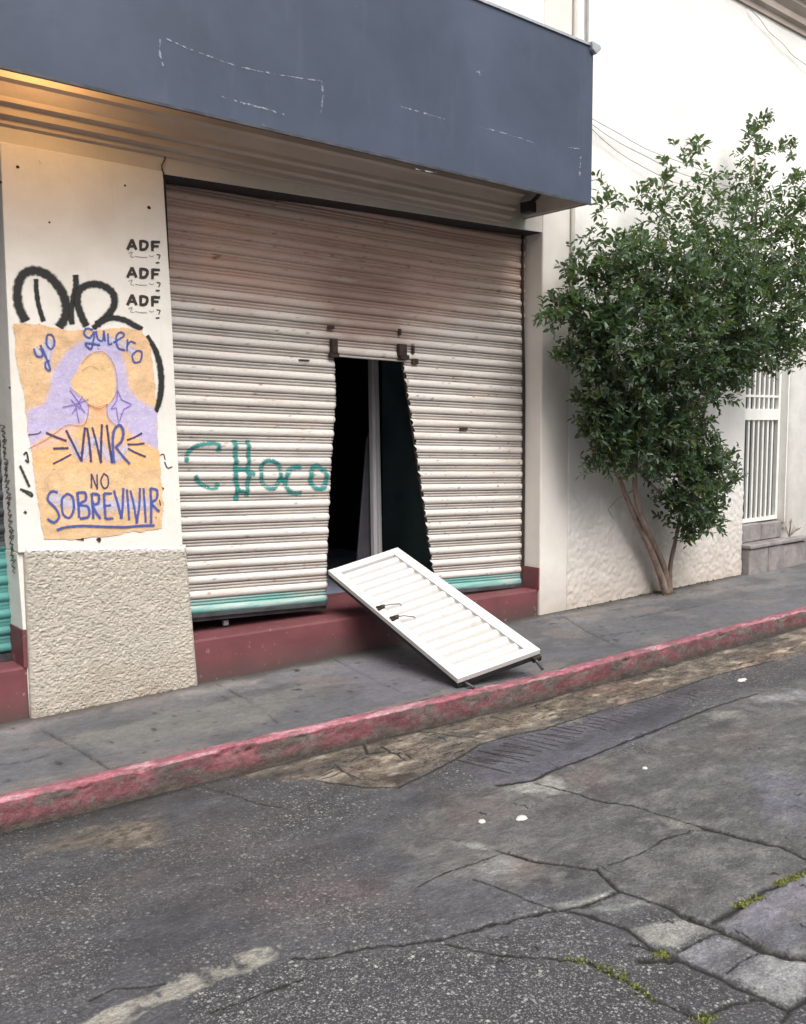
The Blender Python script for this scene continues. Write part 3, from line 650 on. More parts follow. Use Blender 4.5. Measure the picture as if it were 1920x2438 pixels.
def shutter_part(name, x0f, x1f, rows, ncol, parent, seed=0):
    tt = np.array(rows); U = np.repeat(tt[:, None], ncol, 1); T = np.repeat(np.linspace(0, 1, ncol)[None], len(tt), 0)
    xm0 = x0f(tt)[:, None]; xm1 = x1f(tt)[:, None]
    Xs = xm0+(xm1-xm0)*T
    zb = sh_zb(Xs); Zs = zb+(ZTOP-zb)*U/NS
    Ys = sh_surface(Xs, Zs)
    sl_i = np.floor(U)
    n1 = fbm(Xs*1.1+sl_i*7.3, sl_i*3.1, 311, 3)
    c = np.array([.685, .64, .595])*(.84+.24*n1[..., None])
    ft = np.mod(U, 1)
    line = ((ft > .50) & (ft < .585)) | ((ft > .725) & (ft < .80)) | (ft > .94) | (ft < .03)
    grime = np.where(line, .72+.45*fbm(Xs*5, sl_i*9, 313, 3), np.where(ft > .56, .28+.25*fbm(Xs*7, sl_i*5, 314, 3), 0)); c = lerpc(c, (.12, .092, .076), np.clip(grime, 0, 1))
    # soot and rust-brown staining above the torn hatch; canopy shade painted under the lintel
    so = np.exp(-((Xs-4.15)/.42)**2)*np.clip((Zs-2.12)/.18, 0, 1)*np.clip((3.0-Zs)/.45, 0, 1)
    canopy_shade = np.clip((Zs-2.15-.35*fbm(Xs*1.5, Zs*1.5, 315, 3))/.45, 0, 1)*np.clip(1.25-.28*np.abs(Xs-3.7), .35, 1)
    c = lerpc(c, (.47, .31, .25), np.clip(canopy_shade*1.5*(.4+fbm(Xs*2, Zs*6, 318, 3)), 0, .85)); c = lerpc(c, (.27, .18, .145), np.clip(so*1.25*(.5+fbm(Xs*5, Zs*9, 316, 3)), 0, .85))
    st_ = np.clip((fbm(Xs*3, Zs*22, 317, 4)-.60)*6, 0, 1); c = lerpc(c, (.50, .42, .36), st_*.5)
    rs = np.clip((fbm(Xs*40, Zs*60, 319, 2)-.80)*9, 0, 1); c = lerpc(c, (.22, .13, .09), rs)
    tl = np.clip((1.02-U)*12, 0, 1)*np.clip(.35+1.3*(fbm(Xs*3, Zs*40, 323, 4)-.2), 0, 1); c = lerpc(c, np.array([.09, .33, .30]), np.clip(tl, 0, 1)*.93)
    # heat-yellowed band above the hatch
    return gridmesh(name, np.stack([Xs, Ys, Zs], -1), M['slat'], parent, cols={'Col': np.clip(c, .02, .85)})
sh = empty('roller_shutter', (4.2, SY, .3)); tag(sh, 'cream roller shutter with a torn-out hatch and teal graffiti, hanging crooked', 'shutter')
STEP = 1/20
allrows = np.arange(0, NS+1e-6, STEP)
xmid = 4.2
ztop_open = open_edges(1.0)[2]
u_open = (ztop_open-sh_zb(xmid))/(ZTOP-sh_zb(xmid))*NS
lo_rows = allrows[allrows <= u_open+STEP*.5]; hi_rows = allrows[allrows >= u_open-STEP*.5]
def zrow(u, x=xmid): return sh_zb(x)+(ZTOP-sh_zb(x))*u/NS
jl = lambda u: open_edges(zrow(u))[0]+.006*(np.mod(u, 1) > .52)+.004*np.sin(u*5.3)
jr = lambda u: open_edges(zrow(u))[1]+.016*(np.mod(u, 1) > .58)+.006*np.sin(u*9.1)
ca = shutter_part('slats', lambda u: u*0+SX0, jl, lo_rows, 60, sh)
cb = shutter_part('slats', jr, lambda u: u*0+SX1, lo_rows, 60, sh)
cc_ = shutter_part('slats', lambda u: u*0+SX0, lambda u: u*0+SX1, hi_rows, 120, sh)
for o in (ca, cb, cc_):
    md = o.modifiers.new('t', 'SOLIDIFY'); md.thickness = .002; md.offset = 1
# bottom rail
for x0, x1 in ((2.64, float(open_edges(.5)[0])), (float(open_edges(.35)[1]), 5.83)):
    r = MB(); 
    for (dz0, dz1, y0, y1) in ((-.018, .004, SY-.035, SY+.02), (-.05, -.018, SY-.006, SY+.012)):
        a0, a1 = sh_zb(x0), sh_zb(x1)
        r.prism([(x0, a0+dz0), (x1, a1+dz0), (x1, a1+dz1), (x0, a0+dz1)], y0, y1)
    r.build('bottom_rail', M['rail'], sh)
# guide rails, the right one bent inwards at mid height
g = MB(); g.tube([(5.79, SY-.03, 3.2), (5.800, SY-.03, 2.6), (5.822, SY-.03, 2.0), (5.83, SY-.03, 1.2), (5.83, SY-.03, .23)], .011, 6)
g.build('guide_rail', M['rust'], sh)
MB().prism([(2.53, 2.55), (2.556, 2.55), (2.545, 3.07), (2.52, 3.07)], .02, .06).build('guide_rail', M['rust'], sh)
# hinge stubs left above the hatch and loose bolts
def pts_box(px, py, wpx, hpx, d=.02):
    a = wy(px-wpx/2, py-hpx/2, SY); b = wy(px+wpx/2, py+hpx/2, SY); return (a[0], b[0], SY-.035-d, SY-.018, b[2], a[2])
for px, py, wp, hp in ((701, 735, 12, 34), (845, 742, 16, 26), (701, 753, 18, 10), (849, 757, 18, 10)):
    h = MB(); h.box(*pts_box(px, py, wp, hp)); h.build('hinge', M['rust'], sh, bevel=.003)
for px, py, wp, hp in ((871, 741, 5, 18), (875, 766, 13, 12), (697, 694, 14, 8), (843, 704, 5, 14), (640, 763, 22, 4), (978, 908, 16, 4)):
    h = MB(); h.box(*pts_box(px, py, wp, hp, -.004)); h.build('bolt', M['rust'], sh, bevel=.002)
# torn edge trims of the hatch
tm = MB()
zz = np.linspace(.62, ztop_open, 60)
l, r_, _ = open_edges(zz)
tm.tube([(a, SY-.0, z) for a, z in zip(l+.004, zz)], .005, 6)
tm.tube([(a+.004*math.sin(z*61)+.003, SY+.006, z) for a, z in zip(r_, zz)], .006, 6)
tm.build('hatch_edge', M['rust'], sh)

# left green shutter, only its edge shows
gs = empty('roller_shutter', (0, .22, .3)); tag(gs, 'dark green roller shutter left of the white pier, only its edge showing', 'shutter')
rows = np.arange(0, 29, 1/12); ncol = 30
U = np.repeat(rows[:, None], ncol, 1); T = np.repeat(np.linspace(0, 1, ncol)[None], len(rows), 0); Xs = -1.6+(1.64+1.6)*T
Zs = .34+U*.0965; Ys = .22+prof_y(U)
c = np.zeros(Xs.shape+(3,))+np.array([.08, .26, .24]); sel = (Zs > .95); c[sel] = (.05, .055, .06)
c *= (.7+.6*fbm(Xs*3, Zs*9, 331, 3))[..., None]
gridmesh('slats', np.stack([Xs, Ys, Zs], -1), M['slat'], gs, cols={'Col': c})
MB().box(-1.6, 1.62, .19, .235, .295, .335).build('bottom_rail', M['rail'], gs)

# things inside the dark opening
ps = empty('steel_post', (4.5, .92, .2)); tag(ps, 'pale grey upright steel post standing in the dark hatch of the shutter', 'post')
a0 = wy(793, 700, .92); a1 = wy(803, 1180, .92)
pm = MB(); wdt = .045
pm.prism([(a1[0]-wdt, .2), (a1[0]+wdt, .2), (a0[0]+wdt*.85, 2.6), (a0[0]-wdt*.85, 2.6)], .92, .97)
pm.build('upright', M['postgrey'], ps, bevel=.006)
pm = MB(); pm.prism([(a1[0]-.012, .22), (a1[0]+.004, .22), (a0[0]+.004, 2.6), (a0[0]-.012, 2.6)], .895, .919)
pm.build('flange', M['postgrey'], ps)
sh2 = empty('metal_sheet', (4.1, .5, .2)); tag(sh2, 'dull grey metal sheet leaning behind the post inside the dark hatch', 'sheet')
b0 = wy(775, 930, 1.0); b1 = wy(757, 1190, 1.0); b2 = wy(800, 1190, 1.0)
q = MB(); q.prism([(b1[0]-.03, .22), (b2[0], .22), (b2[0]-.02, b0[2]+.15), (b0[0]+.01, b0[2])], 1.0, 1.012); q.build('panel', M['sheetgrey'], sh2)
q = MB(); q.tube([(b0[0]+.01, .992, b0[2]), (b1[0]-.03, .992, .22)], .008, 6); q.build('folded_edge', M['sheetgrey'], sh2)
# small pale padlock lying in the gap under the shutter
pk = empty('padlock', (0, 0, 0)); kp = wz(478, 1322, .29); pk.location = kp
tag(pk, 'small pale padlock lying in the dark gap on the red step', 'padlock')
MB().box(kp[0]-.02, kp[0]+.02, kp[1]-.012, kp[1]+.012, .283, .318).build('lock_body', M['cap'], pk, bevel=.004)
MB().tube([(kp[0]-.016, kp[1], .316), (kp[0]-.017, kp[1], .335), (kp[0], kp[1], .345), (kp[0]+.016, kp[1], .335), (kp[0]+.016, kp[1], .316)], .004, 6).build('shackle', M['rail'], pk, smooth=True)

# ================================================================ fallen hatch door
PTL, PTR, PBR, PBL = [np.array(q) for q in ([3.793, .245, .571], [4.356, .078, .696], [4.359, -1.332, .184], [3.796, -1.165, .06])]
PTL[1] = min(PTL[1], .18)
hd = empty('metal_door', tuple(PBL)); tag(hd, 'white ribbed metal hatch door torn off and leaning from the step down to the kerb', 'door')
eu = (PTR-PTL+PBR-PBL)/2; ev = (PBL-PTL+PBR-PTR)/2; nrm = np.cross(ev, eu); nrm /= np.linalg.norm(nrm)
if nrm[2] < 0: nrm = -nrm
def dp(u, v, h=0): return PTL*(1-u)*(1-v)+PTR*u*(1-v)+PBR*u*v+PBL*(1-u)*v+nrm*h
# ribbed skin
nr = 15; vs = np.linspace(.05, .955, nr*20+1); us = np.linspace(.10, .90, 24)
P = np.zeros((len(vs), len(us), 3)); cc = np.zeros(P.shape)
for i, v in enumerate(vs):
    t = np.array([(i/20.0)]); tf = (i/20.0) % 1.0; hgt = .021*math.sin(math.pi*tf/.66)**.8 if tf < .66 else 0.0
    for j, u in enumerate(us):
        edge = min(1, (u-.10)/.03, (.90-u)/.03); P[i, j] = dp(u, v, -.013+hgt*.85*max(edge, 0)**.5); cc[i, j] = 1-.24*(hgt < .006)
cc *= np.array([.60, .59, .575]); cc *= (.90+.1*fbm(P[..., 1]*6, P[..., 0]*6, 401, 3))[..., None]
dsn = np.clip((fbm(P[..., 0]*7, P[..., 1]*7, 403, 4)-.55)*5, 0, 1); cc = lerpc(cc, (.45, .41, .36), dsn*.35)
sc2_ = np.clip((fbm(P[..., 0]*40, P[..., 1]*12, 405, 3)-.70)*9, 0, 1); cc = lerpc(cc, (.25, .2, .17), sc2_*.25)
gridmesh('ribbed_panel', P, M['slat'], hd, cols={'Col': cc})
def bar(u0, v0, u1, v1, h0, h1, name, mat, bev=.003):
    q = [dp(u0, v0, h0), dp(u1, v0, h0), dp(u1, v1, h0), dp(u0, v1, h0), dp(u0, v0, h1), dp(u1, v0, h1), dp(u1, v1, h1), dp(u0, v1, h1)]
    return MB().add(q, [(0, 3, 2, 1), (4, 5, 6, 7), (0, 1, 5, 4), (1, 2, 6, 5), (2, 3, 7, 6), (3, 0, 4, 7)]).build(name, mat, hd, bevel=bev)
bar(0, 0, .10, 1, -.026, .012, 'frame_bar', M['doorwhite']); bar(.87, 0, 1, 1, -.026, .012, 'frame_bar', M['doorwhite'])
bar(.10, 0, .87, .045, -.026, .0105, 'frame_bar', M['doorwhite']); bar(.10, .96, .87, 1, -.026, .0105, 'frame_bar', M['doorwhite'])
bar(.0, .0, 1, 1, -.040, -.0265, 'back_plate', M['black'])
bar(.0, .985, 1, 1.0, -.065, -.0405, 'bottom_flange', M['black']); bar(.0, .0, .012, .984, -.055, -.0405, 'side_flange', M['black'])
for u in (.10, .93):
    p = dp(u, 1.0, -.045); q = dp(u, 1.055, -.085); q[2] = max(q[2], .012)
    MB().tube([dp(u, .96, -.04), p, q], .010, 8).build('hinge_pin', M['rail'], hd, smooth=True)
MB().obb(dp(.95, 1.0, -.05), eu/np.linalg.norm(eu)*.03, ev/np.linalg.norm(ev)*.02, nrm*.018).build('hinge_barrel', M['rust'], hd, bevel=.004)
def on_door(px, py):
    d = ray(px, py); t = ((PTL-CAM)@nrm)/(d@nrm); return CAM+d*t
eun = eu/np.linalg.norm(eu); evn = ev/np.linalg.norm(ev)
for (px, py) in ((807, 1290), (836, 1312)):
    p = on_door(px, py)+nrm*.014
    lk = MB(); lk.obb(p, eun*.022+evn*.0, evn*.016, nrm*.006)
    lk.obb(p+eun*.028-evn*.008, eun*.008, evn*.006, nrm*.005); lk.obb(p-eun*.02+evn*.014, eun*.01, evn*.008, nrm*.005)
    lk.tube([p-evn*.012-eun*.03+nrm*.006, p+nrm*.012, p+evn*.018+nrm*.006], .006, 6)
    lo_ = lk.build('lock', M['rust'], hd)
    e1 = on_door(px+40, py+(-7 if py < 1300 else -2))+nrm*.016
    MB().tube([p+nrm*.006, (p+e1)/2+nrm*.012, e1, e1+evn*.02], .0035, 6).build('bolt_rod', M['rail'], lo_)

# ================================================================ paint, poster and lettering on surfaces
_k = [0]; WK = {'black_spray': 1.4, 'teal_spray': 1.7, 'black_stencil': 1.35, 'blue_ink': 1.25, 'dark_violet_ink': 1.25, 'black_marker': 1.2, 'glue_residue': 2.1}
def stroke(name, pts, width, mat, parent, mapf, smoothn=8, nac=2, off=.0015, taper=0, sharp=False):
    """pts in picture units; width in picture units; mapf(px,py,off) -> point on the surface"""
    width = width*WK.get(mat.name, 1.0)
    cs = [np.array(p, float) for p in pts] if sharp else catmull(pts, smoothn)
    if sharp:
        q = []
        for a, b in zip(cs[:-1], cs[1:]): q += [a+(b-a)*t for t in np.linspace(0, 1, 4)[:-1]]
        cs = q+[cs[-1]]
    n = len(cs); L = []; _k[0] += 1; base = off+(_k[0] % 9)*.00025
    Q_ = []
    for i, p in enumerate(cs):
        t = cs[min(i+1, n-1)]-cs[max(i-1, 0)]; t = t/(np.linalg.norm(t)+1e-9); nn = np.array([-t[1], t[0]])
        w_ = width*(1-taper*abs(2*i/(n-1)-1)**2)*(1+.08*math.sin(i*1.7))
        Q_ += [(*(p+nn*w_*(j/nac-.5)), base+.0002*i/n) for j in range(nac+1)]
    if hasattr(mapf, 'vec'): P = mapf.vec(np.array(Q_)).reshape(n, nac+1, 3)
    else: P = np.array([mapf(*q) for q in Q_]).reshape(n, nac+1, 3)
    uv = np.stack(np.meshgrid(np.linspace(0, 1, nac+1), np.linspace(0, 1, n)), -1)[..., ::-1]
    return P, uv
def strokes(name, items, mat, parent, mapf, **kw):
    V_, F_, U_ = [], [], []
    for it in items:
        pts, wd = it[0], it[1]; P, uv = stroke(name, pts, wd, mat, parent, mapf, **{**kw, **(it[2] if len(it) > 2 else {})})
        a, b, _ = P.shape; n0 = len(V_); V_ += list(P.reshape(-1, 3)); U_ += list(uv.reshape(-1, 2))
        F_ += [(n0+i*b+j, n0+i*b+j+1, n0+(i+1)*b+j+1, n0+(i+1)*b+j) for i in range(a-1) for j in range(b-1)]
    return mesh(name, V_, F_, mat, parent, smooth=True, uv=U_)
def each(name, items, mat, parent, mapf, **kw):      # every separate mark an object of its own
    return [strokes(name, [it], mat, parent, mapf, **kw) for it in items]
wallmap = lambda yy: (lambda px, py, off: tuple(wy(px, py, yy)-np.array([0, off, 0])))
PM = wallmap(-.0125)
C2 = crop(0, 560, 3.558); CC2 = crop(0, 920, 3.558)
# black tag
tagset = [
 (C2([(220, 730), (160, 600), (150, 450), (200, 330), (300, 300), (420, 350), (520, 470), (560, 590), (555, 690), (500, 780)]), 19),
 (C2([(305, 370), (310, 470), (330, 600), (370, 730)]), 10),
 (C2([(640, 335), (645, 420), (625, 520), (605, 640), (610, 755)]), 12),
 (C2([(735, 770), (690, 680), (655, 560), (680, 460), (770, 415), (880, 430), (960, 500), (965, 600), (900, 690), (820, 760)]), 15),
 (C2([(790, 790), (860, 730), (950, 700), (1060, 720), (1150, 770), (1205, 800)]), 12),
 (C2([(1245, 850), (1320, 980), (1360, 1130), (1365, 1300), (1345, 1420), (1320, 1500)]), 13, {'taper': .35})]
strokes('graffiti_tag', tagset, M['black_paint'], shop, PM)
# small black marks around the poster
each('graffiti_scrawl', [(CC2([(170, 670), (210, 760), (250, 850)]), 7), (CC2([(200, 580), (225, 560), (240, 640), (215, 620)]), 5), (CC2([(170, 870), (260, 900), (270, 930), (190, 880)]), 6), (CC2([(1345, 590), (1385, 575), (1400, 620)]), 3), (CC2([(1395, 640), (1420, 690), (1460, 680)]), 3.5), (CC2([(1335, 850), (1385, 865), (1350, 885)]), 4), (CC2([(205, 1060), (225, 1075)]), 8), (CC2([(820, 1290), (850, 1315)]), 8), (CC2([(650, 1290), (710, 1300)]), 5), (CC2([(1350, 960), (1360, 1010)]), 3), (CC2([(80, 0), (85, 20)]), 5)], M['black_thin'], shop, PM)
# scribble down the return of the pier
RM = lambda px, py, off: tuple(CAM+ray(px, py)*((1.598-off-CAM[0])/ray(px, py)[0]))
sc2 = []
random.seed(5)
for k in range(26):
    yy = 900+k*12; xc = 6+k*.9
    sc2.append(([(xc-random.uniform(2, 6), yy), (xc+random.uniform(1, 6), yy+random.uniform(-6, 6)), (xc-2, yy+9), (xc+4, yy+14)], 2.2))
strokes('graffiti_scrawl', sc2, M['black_thin'], shop, RM)
# stencils
def letters(cx, cy, s, chars, it, wd):
    for k, chh in enumerate(chars):
        x = cx+k*25*s; w_, h_ = 19*s, 22*s
        yk = cy+k*1.5
        if chh == 'A': it += [([(x, yk+h_), (x+w_*.5, yk)], wd), ([(x+w_*.5, yk), (x+w_, yk+h_)], wd), ([(x+w_*.2, yk+h_*.68), (x+w_*.82, yk+h_*.68)], wd*.8)]
        if chh == 'D': it += [([(x+3*s, yk), (x+3*s, yk+h_)], wd), ([(x+2*s, yk+2.5*s), (x+w_*.5, yk+2.5*s), (x+w_*.85, yk+h_*.25), (x+w_*.9, yk+h_*.55), (x+w_*.7, yk+h_*.85), (x+w_*.45, yk+h_-2*s), (x+2*s, yk+h_-2*s)], wd)]
        if chh == 'F': it += [([(x+3*s, yk), (x+3*s, yk+h_)], wd), ([(x+2*s, yk+2.5*s), (x+w_, yk+3*s)], wd), ([(x+2*s, yk+h_*.52), (x+w_*.85, yk+h_*.55)], wd*.9)]
for cy in (507, 566, 624):
    it = []; letters(270, cy, 1.0, 'ADF', it, 5.4)
    st_o = strokes('stencil_lettering', [(a, b, {'sharp': len(a) == 2}) for a, b in it], M['stencil'], shop, PM)
    sm = [([(272, cy+30), (280, cy+27), (277, cy+36), (284, cy+38)], 1.3), ([(286, cy+36), (300, cy+38), (312, cy+38)], 1.3), ([(316, cy+34), (322, cy+37), (326, cy+34)], 1.2), ([(332, cy+32), (339, cy+34), (336, cy+42)], 3.2), ([(330, cy+50), (338, cy+49)], 4.5)]
    strokes('stencil_lettering', sm, M['black_thin'], st_o, PM)
# nail holes
nh = MB()
for px, py, r in ((38, 354, 4), (1, 386, 4), (265, 393, 3), (316, 440, 5), (105, 471, 2.5), (345, 200, 2), (175, 1141, 4), (210, 1143, 5), (82, 820, 2.5)):
    p = wy(px, py, -.013); rr = r/375*.9
    nh = MB(); nh.add([(p[0]+rr*math.cos(a), p[1]-.001, p[2]+rr*math.sin(a)*random.uniform(.6, 1.1)) for a in np.linspace(0, 2*math.pi, 9)[:-1]], [tuple(range(8))]); nh.build('nail_hole', M['rust'], shop)

# poster (two pasted sheets, painted)
PO = [(26, 682), (60, 684), (96, 690), (132, 697), (196, 700), (260, 694), (300, 700), (318, 726), (328, 790), (333, 860), (336, 930), (342, 1000), (346, 1060), (345, 1122), (280, 1128), (215, 1137), (150, 1143), (92, 1141), (84, 1080), (72, 1000), (62, 930), (52, 850), (36, 770)]
gx = np.arange(20, 352, 1.6); gy = np.arange(676, 1150, 1.6); GX, GY = np.meshgrid(gx, gy)
wn = lambda s, a: (fbm(GX*.06, GY*.06, s, 3)-.5)*a
def pp(poly, soft=2, s=3):
    acc = 0
    for k in range(5):
        acc = acc+inpoly(GX+wn(s, 5)+soft*math.cos(k*1.26), GY+wn(s+9, 5)+soft*math.sin(k*1.26), poly)
    return acc/5.0
tan = np.zeros(GX.shape+(3,))+np.array([.68, .46, .265]); tan *= (.82+.36*fbm(GX*.05, GY*.04, 501, 4))[..., None]
tan = lerpc(tan, (.80, .50, .33), np.clip(fbm(GX*.03, GY*.03, 503, 3)*2-1, 0, 1)*.6)
c = tan
lil = (.47, .43, .66)
lp = CC2([(225, 420), (225, 200), (380, 150), (420, 60), (440, -100), (560, -300), (720, -400), (900, -420), (1020, -330), (1060, -180), (1100, 20), (1180, 120), (1300, 180), (1340, 200), (1345, 540), (1200, 540), (1050, 330), (700, 310), (600, 340), (430, 380), (250, 520)])
c = lerpc(c, lil, pp(lp, 5, 5)*.92)
hair = C2([(600, 1250), (690, 1080), (760, 1000), (880, 990), (960, 1080), (990, 1250), (960, 1400), (900, 1460), (780, 1450), (700, 1380), (620, 1300)])
c = lerpc(c, (.74, .50, .27), pp(hair, 2, 7))
neck = CC2([(760, 120), (900, 120), (905, 260), (960, 340), (1150, 420), (1340, 545), (1390, 560), (1390, 700), (240, 700), (240, 540), (420, 430), (520, 370), (700, 330), (760, 250)])
c = lerpc(c, (.76, .47, .24), pp(neck, 3, 9)); c = lerpc(c, (.82, .42, .22), pp(CC2([(790, 170), (880, 170), (880, 320), (800, 330)]), 4, 11)*.7)
c = lerpc(c, (.78, .48, .40), pp(CC2([(250, 500), (420, 430), (560, 360), (700, 350), (600, 420), (400, 520), (250, 560)]), 4, 12)*.7)
wear = np.clip((fbm(GX*.12, GY*.12, 511, 3)-.68)*8, 0, 1); c = lerpc(c, (.66, .55, .42), wear*.35)
crease = np.exp(-((GY-(880+.02*GX))/1.6)**2)+np.exp(-((GX-(195+.03*(GY-680)))/1.5)**2); c = lerpc(c, (.62, .55, .48), np.clip(crease, 0, 1)*.35)
msk = inpoly(GX+wn(21, 7), GY+wn(25, 7), PO)
keep = msk[:-1, :-1] & msk[1:, 1:]
o0 = wy(0, 0, -.016)
Pp = np.zeros(GX.shape+(3,))
for i in range(GX.shape[0]):
    for j in range(GX.shape[1]):
        pass
dx = (GX*V-CW/2); dy = -(GY*V-CH/2)
R3 = dx[..., None]*_r2+dy[..., None]*_u2+FPX*_f
yl = -.0150-.0010*fbm(GX*.05, GY*.05, 521, 3)
tt = (yl-CAM[1])/R3[..., 1]; Pp = CAM+R3*tt[..., None]
post = gridmesh('poster', Pp, M['poster'], None, cols={'Col': np.clip(c, .02, .9)}, keep=keep)
tag(post, 'orange and lilac hand-painted poster of a faceless figure pasted on the white pier', 'poster')
PP = wallmap(-.0162)
halo = [(C2([(300, 960), (360, 1000), (420, 900), (400, 1130)]), 30), (C2([(720, 880), (850, 890), (1000, 900), (1150, 1000)]), 30),
        (CC2([(600, 450), (700, 600), (800, 450), (950, 620), (1080, 500)]), 34), (CC2([(430, 930), (700, 1020), (1000, 1000), (1320, 1000)]), 45)]
each('lettering_halo', halo, M['pale_ink'], post, PP, off=.0003)
dark = [
 # VIVIR
 (CC2([(560, 370), (625, 500), (690, 630)]), 6), (CC2([(690, 635), (705, 480), (720, 345)]), 6),
 (CC2([(738, 350), (757, 480), (772, 640)]), 6), (CC2([(782, 345), (818, 480), (855, 640)]), 5.5), (CC2([(855, 650), (858, 480), (865, 320)]), 6),
 (CC2([(905, 325), (925, 480), (950, 650)]), 6),
 # NO
 (CC2([(775, 860), (775, 740)]), 4), (CC2([(775, 740), (825, 870)]), 4), (CC2([(825, 870), (822, 745)]), 4), (CC2([(880, 735), (855, 800), (880, 860), (915, 840), (915, 770), (880, 735)]), 4),
 # rays
 (CC2([(390, 390), (480, 430), (565, 460)]), 5.5), (CC2([(450, 525), (580, 520)]), 5.5), (CC2([(450, 655), (520, 620), (605, 575)]), 5), (CC2([(240, 410), (320, 400), (350, 380)]), 3),
 (CC2([(1075, 455), (1140, 430), (1205, 395)]), 5), (CC2([(1080, 490), (1160, 490), (1225, 480)]), 5), (CC2([(1085, 525), (1150, 560), (1235, 595)]), 5)]
strokes('lettering', dark[:6], M['dark_ink'], post, PP, off=.0016); strokes('lettering', dark[6:10], M['dark_ink'], post, PP, off=.0016); each('ray_mark', dark[10:], M['dark_ink'], post, PP, off=.0016)
blue = [
 (CC2([(965, 650), (955, 500), (965, 380), (1010, 325), (1045, 380), (1030, 460), (975, 520)]), 7), (CC2([(985, 520), (1040, 590), (1100, 655)]), 6),
 # yo quiero
 (C2([(285, 960), (310, 1020), (360, 1020), (345, 930)]), 5), (C2([(360, 960), (400, 1060), (425, 1140), (390, 1130), (385, 1080), (420, 1060)]), 5), (C2([(400, 845), (395, 920), (430, 965), (462, 920), (445, 850), (400, 840)]), 5),
 (C2([(790, 800), (730, 790), (715, 840), (760, 870), (800, 820), (790, 900), (770, 965), (725, 915), (850, 930)]), 5), (C2([(815, 810), (830, 880), (870, 890), (880, 810), (890, 900)]), 4.5), (C2([(915, 830), (920, 920), (950, 915)]), 4.5), (C2([(960, 910), (1050, 850), (1020, 820), (985, 860), (1000, 950), (1060, 975)]), 4.5),
 (C2([(1080, 880), (1075, 980)]), 4), (C2([(1075, 940), (1105, 900), (1150, 915)]), 4), (C2([(1160, 975), (1120, 1020), (1140, 1075), (1190, 1060), (1200, 990), (1160, 975)]), 4.5),
 # SOBREVIVIR
 (CC2([(490, 895), (430, 890), (405, 960), (470, 1030), (500, 1100), (460, 1150), (400, 1120)]), 6), (CC2([(570, 905), (525, 960), (535, 1080), (590, 1110), (625, 1040), (615, 940), (570, 905)]), 6),
 (CC2([(655, 895), (665, 1000), (670, 1110)]), 6.5), (CC2([(655, 900), (720, 900), (725, 960), (670, 1000), (745, 1020), (750, 1100), (675, 1120)]), 6.5),
 (CC2([(775, 905), (785, 1010), (790, 1120)]), 6.5), (CC2([(775, 905), (835, 920), (830, 990), (785, 1010), (850, 1120)]), 6.5),
 (CC2([(880, 905), (885, 1010), (895, 1120)]), 6), (CC2([(880, 905), (950, 905)]), 5.5), (CC2([(885, 1010), (940, 1005)]), 5), (CC2([(895, 1120), (960, 1115)]), 5.5),
 (CC2([(965, 880), (1000, 1000), (1030, 1120)]), 6), (CC2([(1030, 1120), (1040, 1000), (1045, 860)]), 6), (CC2([(1075, 870), (1085, 1000), (1095, 1130)]), 5.5),
 (CC2([(1105, 880), (1135, 1010), (1160, 1160)]), 5.5), (CC2([(1160, 1160), (1180, 1000), (1185, 860)]), 5.5), (CC2([(1215, 860), (1225, 1000), (1235, 1150)]), 5.5),
 (CC2([(1275, 860), (1280, 1000), (1280, 1160)]), 6), (CC2([(1275, 860), (1330, 880), (1325, 950), (1285, 990), (1350, 1060)]), 6),
 (CC2([(480, 1215), (560, 1190), (700, 1180), (850, 1185), (1050, 1190), (1180, 1180), (1310, 1175)]), 6)]
for a_, b_ in ((0, 2), (2, 5), (5, 12), (12, len(blue))): strokes('lettering', blue[a_:b_], M['blue_ink'], post, PP, off=.0026)
vio = [(CC2([(590, 30), (650, 110), (690, 170)]), 3), (CC2([(530, 175), (640, 150), (750, 110)]), 3), (CC2([(600, 110), (680, 190)]), 3), (CC2([(640, 160), (670, 310)]), 3), (CC2([(610, 230), (650, 170)]), 3), (CC2([(700, 80), (660, 150)]), 3), (CC2([(720, 220), (670, 160)]), 3),
       (CC2([(995, 30), (1030, 110), (1120, 155), (1050, 190), (1005, 310), (985, 180), (940, 190), (990, 120), (995, 30)]), 3.2, {'sharp': True})]
each('star_drawing', vio[7:], M['violet_ink'], post, PP, off=.0036); strokes('star_drawing', vio[:7], M['violet_ink'], post, PP, off=.0036)
figl = [(C2([(690, 1090), (760, 1010), (860, 985), (940, 1050), (985, 1180), (985, 1320), (930, 1420), (840, 1470), (760, 1440), (690, 1370), (590, 1290)]), 2.6), (CC2([(750, 150), (740, 260), (700, 330), (560, 330), (420, 430), (240, 530)]), 3), (CC2([(905, 150), (915, 260), (990, 340)]), 3), (CC2([(740, 150), (830, 175), (910, 150)]), 3), (C2([(690, 1150), (760, 1110), (830, 1130)]), 2)]
strokes('figure_outline', figl, M['line_ink'], post, PP, off=.0046)

